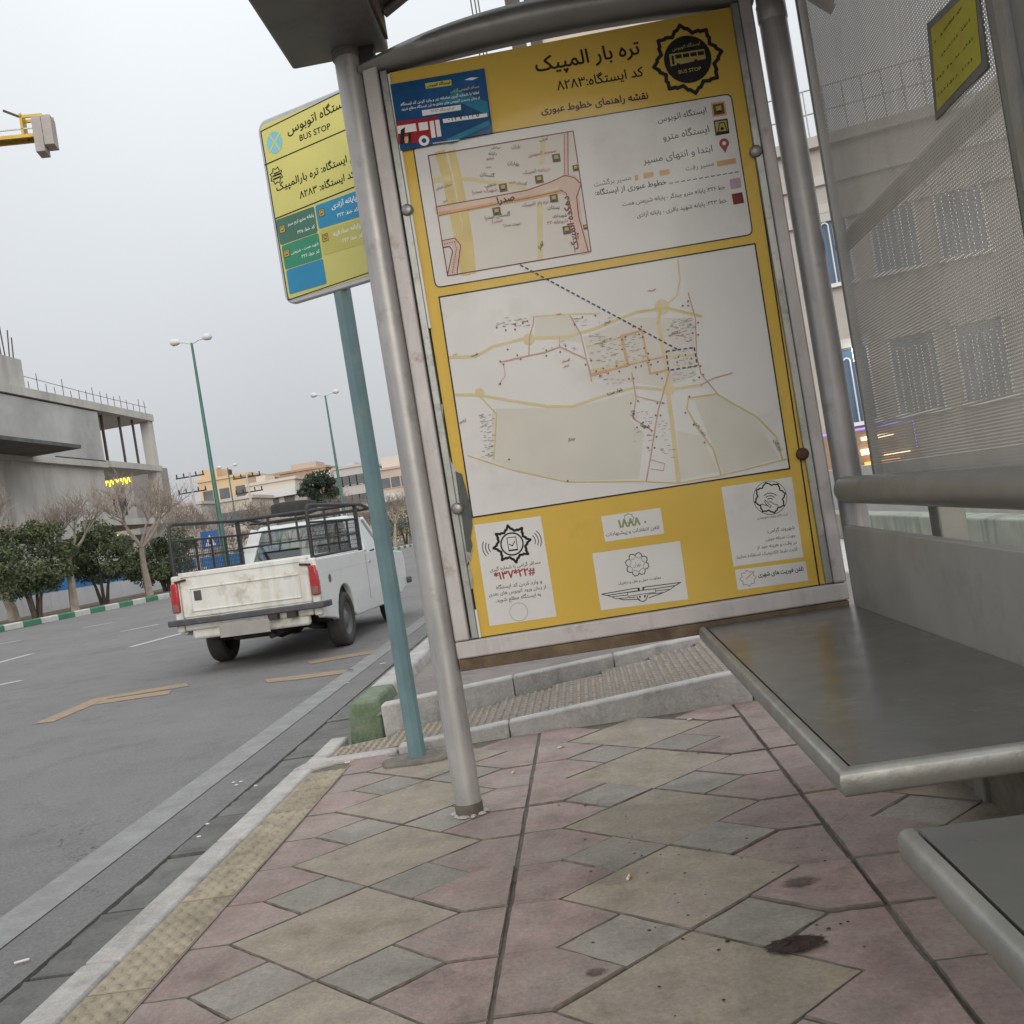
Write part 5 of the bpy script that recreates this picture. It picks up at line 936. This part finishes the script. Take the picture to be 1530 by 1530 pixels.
# tower crane tail
M_cy = mat('crane yellow', (.55, .36, .04), .5, .1, .15, 1); M_cw = mat('counterweight concrete', (.42, .39, .36), .9, 0, .12, .6)
p = AY(50, 200, 80); t = thing('tower_crane', 'yellow tower crane jib with concrete counterweights in the upper left sky', 'crane', (p.x, 80, p.z)); t.rotation_euler = (0, 0, R(12))
for s in (-.55, .55):
    b = MB(); b.bar((-16, s, -.35), (1.0, s, -.35), .22, .26); b.obj('jib_chord', M_cy, t); b = MB(); b.bar((-16, s, .3), (.3, s, .25), .1, .1); b.obj('walkway_rail', M_chan, t)
for k in range(16): b = MB(); b.bar((-15+k, -.55, -.35), (-14.5+k, .55, -.35), .07, .07); b.obj('jib_lattice', M_cy, t); b = MB(); b.bar((-15+k, .55, -.3), (-15+k, .55, .3), .05, .05); b.obj('rail_post', M_chan, t)
b = MB(); b.box(-16, .0, -.5, .5, -.2, -.14); b.obj('walkway', M_chan, t)
for x0, z0, z1 in ((.15, -1.75, 1.1), (.9, -1.25, 1.15)): b = MB(); b.box(x0, x0+.72, -.75, .75, z0, z1); b.obj('counterweight', M_cw, t, bevel=.03)
b = MB(); b.box(-.75, 1.0, -.6, -.45, 1.12, 1.35); b.box(-.75, -.55, -.6, .6, -.3, 1.5); b.box(-.75, 1.6, .45, .6, 1.16, 1.4); b.obj('hanger_frame', M_cy, t)
b = MB(); b.tube([(-.9, 0, 1.5), (-2.0, 0, 2.1)], .1, 6); b.obj('stay', M_reb, t); b = MB(); b.lathe([(0, -.4), (.5, -.4), (.5, .4), (0, .4)], (-3.2, 0, .25), 'y', 14); b.obj('winch', M_chan, t)
b = MB()
for sx_ in (-.8, .8):
    for sy in (-.8, .8): b.bar((-17+sx_, sy, -37), (-17+sx_, sy, 1), .2)
for k in range(18):
    z = -36+k*2; b.bar((-17.8, -.8, z), (-16.2, -.8, z+2), .1); b.bar((-17.8, .8, z), (-16.2, .8, z+2), .1); b.bar((-17.8, -.8, z+2), (-17.8, .8, z), .1)
b.obj('mast', M_cy, t)
# far apartment blocks
def block(label, quad, Y, depth, m, wins=(), extra=(), base=.2, par=(.4, None)):
    (u0, v0), (u1, v1) = quad; a, c_ = AY(u0, v0, Y), AY(u1, v1, Y); zt2 = max(a.z, c_.z); t = thing('apartment_block', label, 'building', (a.x, Y, base), (0, 0, 0), 'far apartment blocks')
    wd = c_.x-a.x; ht = zt2-base; b = MB(); b.box(0, wd, 0, depth, 0, ht); b.obj('wall', m, t)
    b = MB(); b.box(-.25, wd+.25, -.25, depth, ht, ht+.35); b.obj('parapet', par[1] or m, t)
    nx, nz = wins if wins else (0, 0)
    for i in range(nx):
        for k in range(nz):
            x = wd*(i+.5)/nx; z = ht-1.2-3.1*k
            if z-1.5 < .5: continue
            b = MB(); b.box(x-.65, x+.65, -.06, .05, z-1.5, z); wn_ = b.obj('window', mat('far window glass', (.12, .13, .14), .25, 0, .2, 1), t); b = MB(); b.box(x-.75, x+.75, -.16, -.02, z-1.62, z-1.52); b.obj('sill', m, wn_)
    for e in extra: b = MB(); b.box(wd*e[0], wd*e[1], e[4], e[5], ht*e[2] if e[2] <= 1 else ht+e[2]-1, ht*e[3] if e[3] <= 1 else ht+e[3]-1); b.obj(e[6], e[7], t)
    return t
M_tan = mat('tan render', (.62, .45, .28), .8, 0, .07, .2); M_tanw = mat('cream render', (.6, .54, .47), .8, 0, .07, .2); M_brn = mat('brown brick side', (.4, .285, .19), .85, 0, .1, .3); M_bei = mat('beige stone', (.5, .41, .34), .8, 0, .08, .3); M_gr2 = mat('pale grey render', (.5, .47, .46), .8, 0, .06, .3)
block('tan apartment block left of the pickup roof', ((296, 722), (372, 728)), 130, 14, M_tan, (3, 2), ((.0, .35, 1.0, 2.6, 1, 6, 'stair_head', M_tan), (.52, .56, 1, 2.3, 2, 3, 'chimney', M_cd)))
block('low pale block at the left of the tan building', ((246, 762), (300, 757)), 120, 10, M_gr2, (4, 1)); block('cream block with white balcony bands', ((370, 727), (441, 722)), 125, 12, M_tanw, (3, 2), ((-.02, 1.02, .80, .9, -.9, 0, 'balcony', M_lh), (-.02, 1.02, .5, .58, -.9, 0, 'balcony', M_lh), (.1, .3, 1.0, 2.2, 2, 6, 'stair_head', M_tanw)))
block('large brown brick apartment block behind the pine', ((402, 712), (486, 702)), 165, 18, M_brn, (0, 0), ((.35, .8, 1.0, 2.4, 2, 8, 'stair_head', M_bei), (.8, 1.12, .78, .95, -1.5, 1, 'balcony', M_tanw)))
block('beige block right of the pine with tall windows', ((498, 703), (552, 697)), 160, 16, M_gr2, (5, 3), ((.3, .5, 1.0, 2.0, 3, 8, 'stair_head', M_gr2),)); block('beige stone block between teal pole and shelter post', ((566, 704), (640, 692)), 150, 16, M_bei, (5, 3), ((.0, .7, 1.0, 3.1, 3, 10, 'upper_storey', M_tanw), (.05, .4, .55, .66, -1.3, 0, 'balcony', M_lh)))
block('low cream block behind the pickup cage', ((326, 752), (376, 748)), 112, 8, M_tanw, (3, 1))
# power poles
def power_pole(u, v, Y, label, n):
    p = AY(u, v, Y); t = thing('power_pole', label, 'pole', (p.x, Y, .2)); b = MB(); b.tube([(0, 0, 0), (0, 0, p.z-.2)], [.18, .1], 8); b.obj('post', M_cc, t)
    for k in range(n): z = p.z-.6-k*1.5; b = MB(); b.bar((-1.4, 0, z), (1.4, 0, z), .12); c_ = b.obj('crossarm', M_cage, t); b = MB(); [b.tube([(x, 0, z), (x, 0, z+.4)], .07, 6) for x in (-1.3, -.6, .6, 1.3)]; b.obj('insulator', M_cage, c_)
power_pole(283, 706, 96, 'power pole with two crossarms left of the street lamp', 2); power_pole(368, 707, 100, 'power pole with crossarms above the spare tyre', 2)

# ================================================================== BEHIND THE SHELTER, RIGHT
M_bst = mat('beige facade stone', (.44, .41, .37), .8, 0, .09, .8, .1, 10); M_wfr = mat('white window grille', (.75, .75, .75), .4, 0, .04, 4); M_sky = mat('sky reflection glass', (.10, .17, .26), .08, 0, .2, .5, spec=.9); M_shop = mat('shop fascia', (.3, .2, .13), .6, 0, .3, 1)  # pane blue is the sky's reflection put into the glass colour
E_w = mat('shop light warm', (1, .82, .5), .5, 0, 0, 1, emit=3.0); E_o = mat('shop light orange', (1, .42, .08), .5, 0, 0, 1, emit=1.2); E_p = mat('purple light strip', (.3, .2, 1), .5, 0, 0, 1, emit=1.2); E_l = mat('white floodlight', (1, 1, 1), .5, 0, 0, 1, emit=5)
A0 = AY(1204, 500, 40); FA = math.atan2(-.29, .956)
bd = thing('corner_building', 'beige stone building with white arched window grilles behind the perforated wall', 'building', (A0.x, 40, 0), (0, 0, FA)); zt3 = AY(1218, 216, 40).z
def BB(name, x0, x1, y0, y1, z0, z1, m, par=bd): b = MB(); b.box(x0, x1, y0, y1, z0, z1); return b.obj(name, m, par)
BB('wall', 0, 22, 0, 8, 0, zt3-.3, M_bst); BB('parapet', -.3, 22.2, -.3, 8, zt3-.3, zt3+.1, M_bst); BB('cornice', -.15, 22, -.15, .0, zt3-1.7, zt3-1.35, M_cc); BB('cornice', -.15, 22, -.18, .0, zt3-3.1, zt3-2.7, M_cc)
for k in range(10):
    b = MB(); b.tube([(-.1+k*.7, .2, zt3+.1), (-.1+k*.7, .2, zt3+2.0)], .03, 5); b.obj('roof_rail_post', M_chan, bd)
for z in (1.1, 2.0): b = MB(); b.tube([(-.1, .2, zt3+z), (7, .2, zt3+z)], .03, 5); b.obj('roof_rail', M_chan, bd)
zw = [(AY(1240, 428, 40).z, AY(1232, 326, 40).z), (AY(1264, 634, 40).z, AY(1258, 526, 40).z)]
for z0, z1 in zw:
    for x in (.55, 2.9, 5.2):
        wn_ = BB('window', x, x+1.5, -.05, .05, z0, z1, M_sky)
        for a, c_ in (((x-.08, z0), (x, z1+.06)), ((x+1.5, z0), (x+1.58, z1+.06))): BB('frame', a[0], c_[0], -.12, .0, a[1], c_[1], M_wfr, wn_)
        BB('lintel', x-.2, x+1.7, -.2, 0, z1+.07, z1+.4, M_cc, wn_); BB('sill', x-.2, x+1.7, -.25, 0, z0-.15, z0-.01, M_wfr, wn_)
        for q in (.2, .62, 1.04):
            b = MB(); b.tube([(x+q, -.2, z0), (x+q, -.2, z1-.45)]+[(x+q+.13-.13*math.cos(R(a)), -.2, z1-.45+.13*math.sin(R(a))) for a in range(20, 161, 20)]+[(x+q+.26, -.2, z1-.45), (x+q+.26, -.2, z0)], .028, 5); b.obj('grille', M_wfr, wn_)
for i in range(6):
    for k in range(5):
        x = 8.4+i*1.25; z = 2.6+k*1.35; wn_ = BB('glazing_pane', x, x+1.15, -.04, .03, z, z+1.25, M_sky)
PXE = (AY(1375, 633, 38.3).x-A0.x)/math.cos(FA)
BB('fascia', -.1, PXE+.1, -.35, -.01, .2, 2.05, M_shop); b = MB(); b.tube([(0, -.4, 2.12), (PXE, -.4, 2.12)], .03, 6); b.obj('light_strip', E_p, bd); b = MB(); b.tube([(PXE, -.4, 2.1), (PXE, -.4, 1.1)], .025, 6); b.obj('light_strip', E_p, bd)
for i, (u, v, w_, h_, m) in enumerate(((1276, 652, .45, .25, E_w), (1277, 667, .4, .25, E_o), (1278, 679, .45, .35, E_w), (1281, 694, .4, .25, E_o), (1322, 650, 1.1, .12, E_w), (1312, 672, .6, .2, E_w), (1350, 675, .9, .12, E_w), (1330, 690, 1.2, .25, E_o))):
    p = AY(u, v, 38.5); b = MB(); b.box(p.x-w_/2, p.x+w_/2, -.05, .05, p.z-h_/2, p.z+h_/2); o = b.obj('shop_light', m, bd); o.location = (0, 0, 0)
    for vv in o.data.vertices:
        dx_ = vv.co.x-A0.x; vv.co = Vector((dx_/math.cos(FA), -.42+vv.co.y, vv.co.z))
p = AY(1287, 524, 39); BB('floodlight', (p.x-A0.x)/math.cos(FA)-.18, (p.x-A0.x)/math.cos(FA)+.18, -.7, -.4, p.z-.35, p.z+.15, E_l)
# low mossy wall and ledge behind the bench
M_moss = mat('mossy concrete', (.3, .32, .265), .9, 0, .2, 4, .3, 40, streak=((.09, .095, .07), 7)); M_ledge = mat('pale ledge', (.55, .53, .5), .8, 0, .1, 5, .2, 60)
b = MB(); b.box(2.03, 2.2, -3, 13, -.05, .6); lw_ = tag(b.obj('low_wall', M_moss, bevel=.01), 'low mossy concrete wall seen under the shelter handrail', 'wall')
b = MB(); b.box(1.4, 2.02, -3, 13, -.05, .40); tag(b.obj('ledge', M_ledge, bevel=.01), 'pale ledge below the mossy wall behind the bench', 'ledge')
b = MB(); b.box(2.9, 3.1, -3, 30, .0, .93); tag(b.obj('white_wall', M_ledge), 'long pale parapet wall beyond the mossy wall', 'wall')
M_pet = mat('pink petal', (.6, .28, .36), .7, 0, .2, 20); b = MB()
for k in range(160): x, y = rnd.uniform(1.9, 2.02), rnd.uniform(1.5, 5.5); dome(b, x, y, .40, .02, .02, .015, 5)
o = b.obj('fallen_petals', M_pet, kind='stuff'); tag(o, 'pink fallen petals along the foot of the mossy wall', 'petals')
# billboard behind the panel with stay cables
p0, p1 = AY(757, 0, 7), AY(872, 0, 7)
t = thing('billboard', 'cream billboard on brown posts just above the arched panel top', 'billboard', (0, 7, 0)); M_bp = mat('brown billboard post', (.1, .085, .07), .7, .2, .2, 5)
for x in (p0.x+.04, p0.x+.15): b = MB(); b.box(x-.055+(.02 if x > p0.x+.1 else 0), x+.045, -.05, .05, .1, 5.6); b.obj('post', M_bp, t)
b = MB(); b.box(p0.x+.2, p0.x+1.3, -.03, .02, 3.3, 5.4); f = b.obj('panel', mat('cream billboard face', (.56, .48, .4), .6, 0, .12, 2, dirt=(.4, .3, .33), dscale=2.5, damt=.4), t)
b = MB(); b.box(p0.x+1.3, p0.x+1.4, -.05, .05, .1, 5.6); b.obj('post', M_bp, t)
for k, u in enumerate((703, 709, 714)):
    p = AY(u, 0, 7.1); q = AY(u+6, 36, 7.1); d = (p-q).normalized(); b = MB(); b.tube([q-d*(q.z-.1)/d.z, q+d*(5.4-q.z)/d.z], .006, 4); o = b.obj('stay_cable', M_black, t); o.location = (0, -7, 0)

# ================================================================== LITTER
M_paper = mat('cigarette paper', (.62, .6, .57), .7, 0, .1, 60); M_filt = mat('cigarette filter', (.45, .27, .13), .8, 0, .15, 60); M_scrap = mat('white scrap', (.6, .6, .58), .7, 0, .1, 40)
def butt(u, v, z, ang, label, ln=.032, tilt=0):
    p = AZ(u, v, z) if z > -.1 else AR_(u, v, .004); z0 = p.z+.0045; t = thing('cigarette_butt', label, 'cigarette butt', (p.x, p.y, z0), (0, tilt, R(ang)), 'cigarette butts'); b = MB(); b.tube([(-ln/2, 0, 0), (ln*.1, 0, 0)], .004, 8); b.obj('paper', M_paper, t, smooth=True); b = MB(); b.tube([(ln*.1, 0, 0), (ln/2, 0, 0)], .0042, 8); b.obj('filter', M_paper if ln > .04 else M_filt, t, smooth=True)
butt(940, 1312, .0, 75, 'cigarette butt lying in the open middle of the paving'); butt(838, 1118, .0, 20, 'cigarette butt near the ramp kerb, right of the long groove'); butt(1338, 1180, .0, 10, 'cigarette butt just under the bench end', .05); butt(1032, 1076, .0, 25, 'cigarette butt before the ramp kerb left of the bench'); butt(1063, 1052, .0, 8, 'cigarette butt at the foot of the ramp kerb'); butt(33, 1438, -.2, 25, 'cigarette butt on the asphalt near the lower left', .045); butt(572, 992, -.2, 10, 'white scrap on the asphalt beside the green kerb end', .05); butt(522, 1140, .012, 10, 'cigarette butt on the kerb corner left of the teal pole', .04); butt(767, 1155, .0, 60, 'tiny butt right of the shelter post', .022)
b = MB()
for u, v in ((353, 1173), (360, 1168), (382, 1174), (349, 1169), (310, 1231), (297, 1250), (520, 1020)): p = AR_(u, v, .004); dome(b, p.x, p.y, p.z, .012, .009, .004, 5)
o = b.obj('paper_scraps', M_scrap, kind='stuff'); tag(o, 'tiny white scraps scattered along the gutter', 'litter')
def softmat(name, c, r0, r1, rough=.8, bump=0.):
    m = mat(name, c, rough, 0, .4, 30, bump, 70); t = m.node_tree; n = t.nodes; l = t.links; b = n['Principled BSDF']
    tcx = n.new('ShaderNodeTexCoord'); ln_ = n.new('ShaderNodeVectorMath'); ln_.operation = 'LENGTH'; l.new(tcx.outputs['Object'], ln_.inputs[0])
    nz = n.new('ShaderNodeTexNoise'); nz.inputs['Scale'].default_value = 3.5; nz.inputs['Detail'].default_value = 6; nz.inputs['Roughness'].default_value = .7; l.new(tcx.outputs['Object'], nz.inputs['Vector'])
    a = n.new('ShaderNodeMath'); a.operation = 'MULTIPLY_ADD'; a.inputs[1].default_value = 1.1; l.new(nz.outputs['Fac'], a.inputs[0]); l.new(ln_.outputs['Value'], a.inputs[2])
    rm = n.new('ShaderNodeMapRange'); rm.inputs['From Min'].default_value = r0; rm.inputs['From Max'].default_value = r1; l.new(a.outputs[0], rm.inputs['Value'])
    tb = n.new('ShaderNodeBsdfTransparent'); ms = n.new('ShaderNodeMixShader'); l.new(rm.outputs[0], ms.inputs[0]); l.new(b.outputs[0], ms.inputs[1]); l.new(tb.outputs[0], ms.inputs[2]); l.new(ms.outputs[0], n['Material Output'].inputs[0]); return m
def stain(u, v, rx, ry, ang, m, label, z=.0045, h=0., cat='stain', name='stain'):
    p = AZ(u, v, z); b = MB(); n = 20; rg = [(r_, h*(1-r_)*rnd.uniform(.5, 1.3)) for r_ in (1., .75, .5, .25)]
    b.add([(r_*math.cos(6.2832*k/n), r_*math.sin(6.2832*k/n), hh*rnd.uniform(.3, 1.6)) for r_, hh in rg for k in range(n)]+[(0, 0, h*.5)], [(i*n+k, i*n+(k+1) % n, (i+1)*n+(k+1) % n, (i+1)*n+k) for i in range(3) for k in range(n)]+[(3*n+k, 3*n+(k+1) % n, 4*n) for k in range(n)])
    o = b.obj(name, m); o.location = (p.x, p.y, z); o.scale = (rx, ry, 1); o.rotation_euler = (0, 0, R(ang)); return tag(o, label, cat)
S_r = softmat('reddish stain', (.10, .06, .052), .75, 1.25, .5); S_d = softmat('dark stain', (.075, .066, .056), .75, 1.3, .6); S_c = softmat('dark brown dirt', (.042, .026, .02), 1.3, 1.38, .95, 1.)
stain(1195, 1318, .075, .05, 10, S_r, 'reddish wet stain on pink paving before the bench'); stain(1189, 1410, .082, .045, 8, S_c, 'dark brown clod of dirt on the paving before the bench', .004, .012, 'dirt', 'dirt_clod')
stain(890, 1452, .04, .03, 0, S_r, 'small reddish stain near the bottom of the photo')
b = MB()
for k in range(40):
    u, v = rnd.uniform(760, 1330), rnd.uniform(1120, 1520); p = AZ(u, v, .0); 
    if p.x < .35: s = rnd.uniform(.0015, .0042); dome(b, p.x, p.y, .0, s*1.3, s, s*.5, 5)
for k in range(34):
    p = AZ(rnd.uniform(900, 1340), rnd.uniform(1250, 1430), 0); s = rnd.uniform(.002, .005)
    if p.x < .5: dome(b, p.x, p.y, .0, s*1.3, s, s*.5, 5)
o = b.obj('grit', mat('dark grit', (.04, .032, .026), .95, 0, .3, 50), kind='stuff'); tag(o, 'dark crumbs of grit scattered over the paving', 'grit')
# rubbish on the ground beyond the ramp
p = AZ(930, 962, .12); b = MB(); b.box(-.10, .10, -.1, .1, 0, .05); b.cur = 0
t = thing('rubbish_heap', 'small heap of pale rubble and red scrap beyond the ramp', 'rubbish', (p.x, p.y+.15, .12))
for k in range(9): 
    b = MB(); a = k*.8; r_ = .03+.012*(k % 3); b.lathe([(0, 0), (r_, .005), (r_*.8, r_*.7), (0, r_)], (.16*math.cos(a)+.12*(k % 4-1.5), .1*math.sin(a), 0), 'z', 6); b.obj('rubble', (M_ledge, M_kerb, mat('red scrap', (.5, .05, .03), .6, 0, .1, 9))[k % 3] if k < 5 else M_plinth, t)
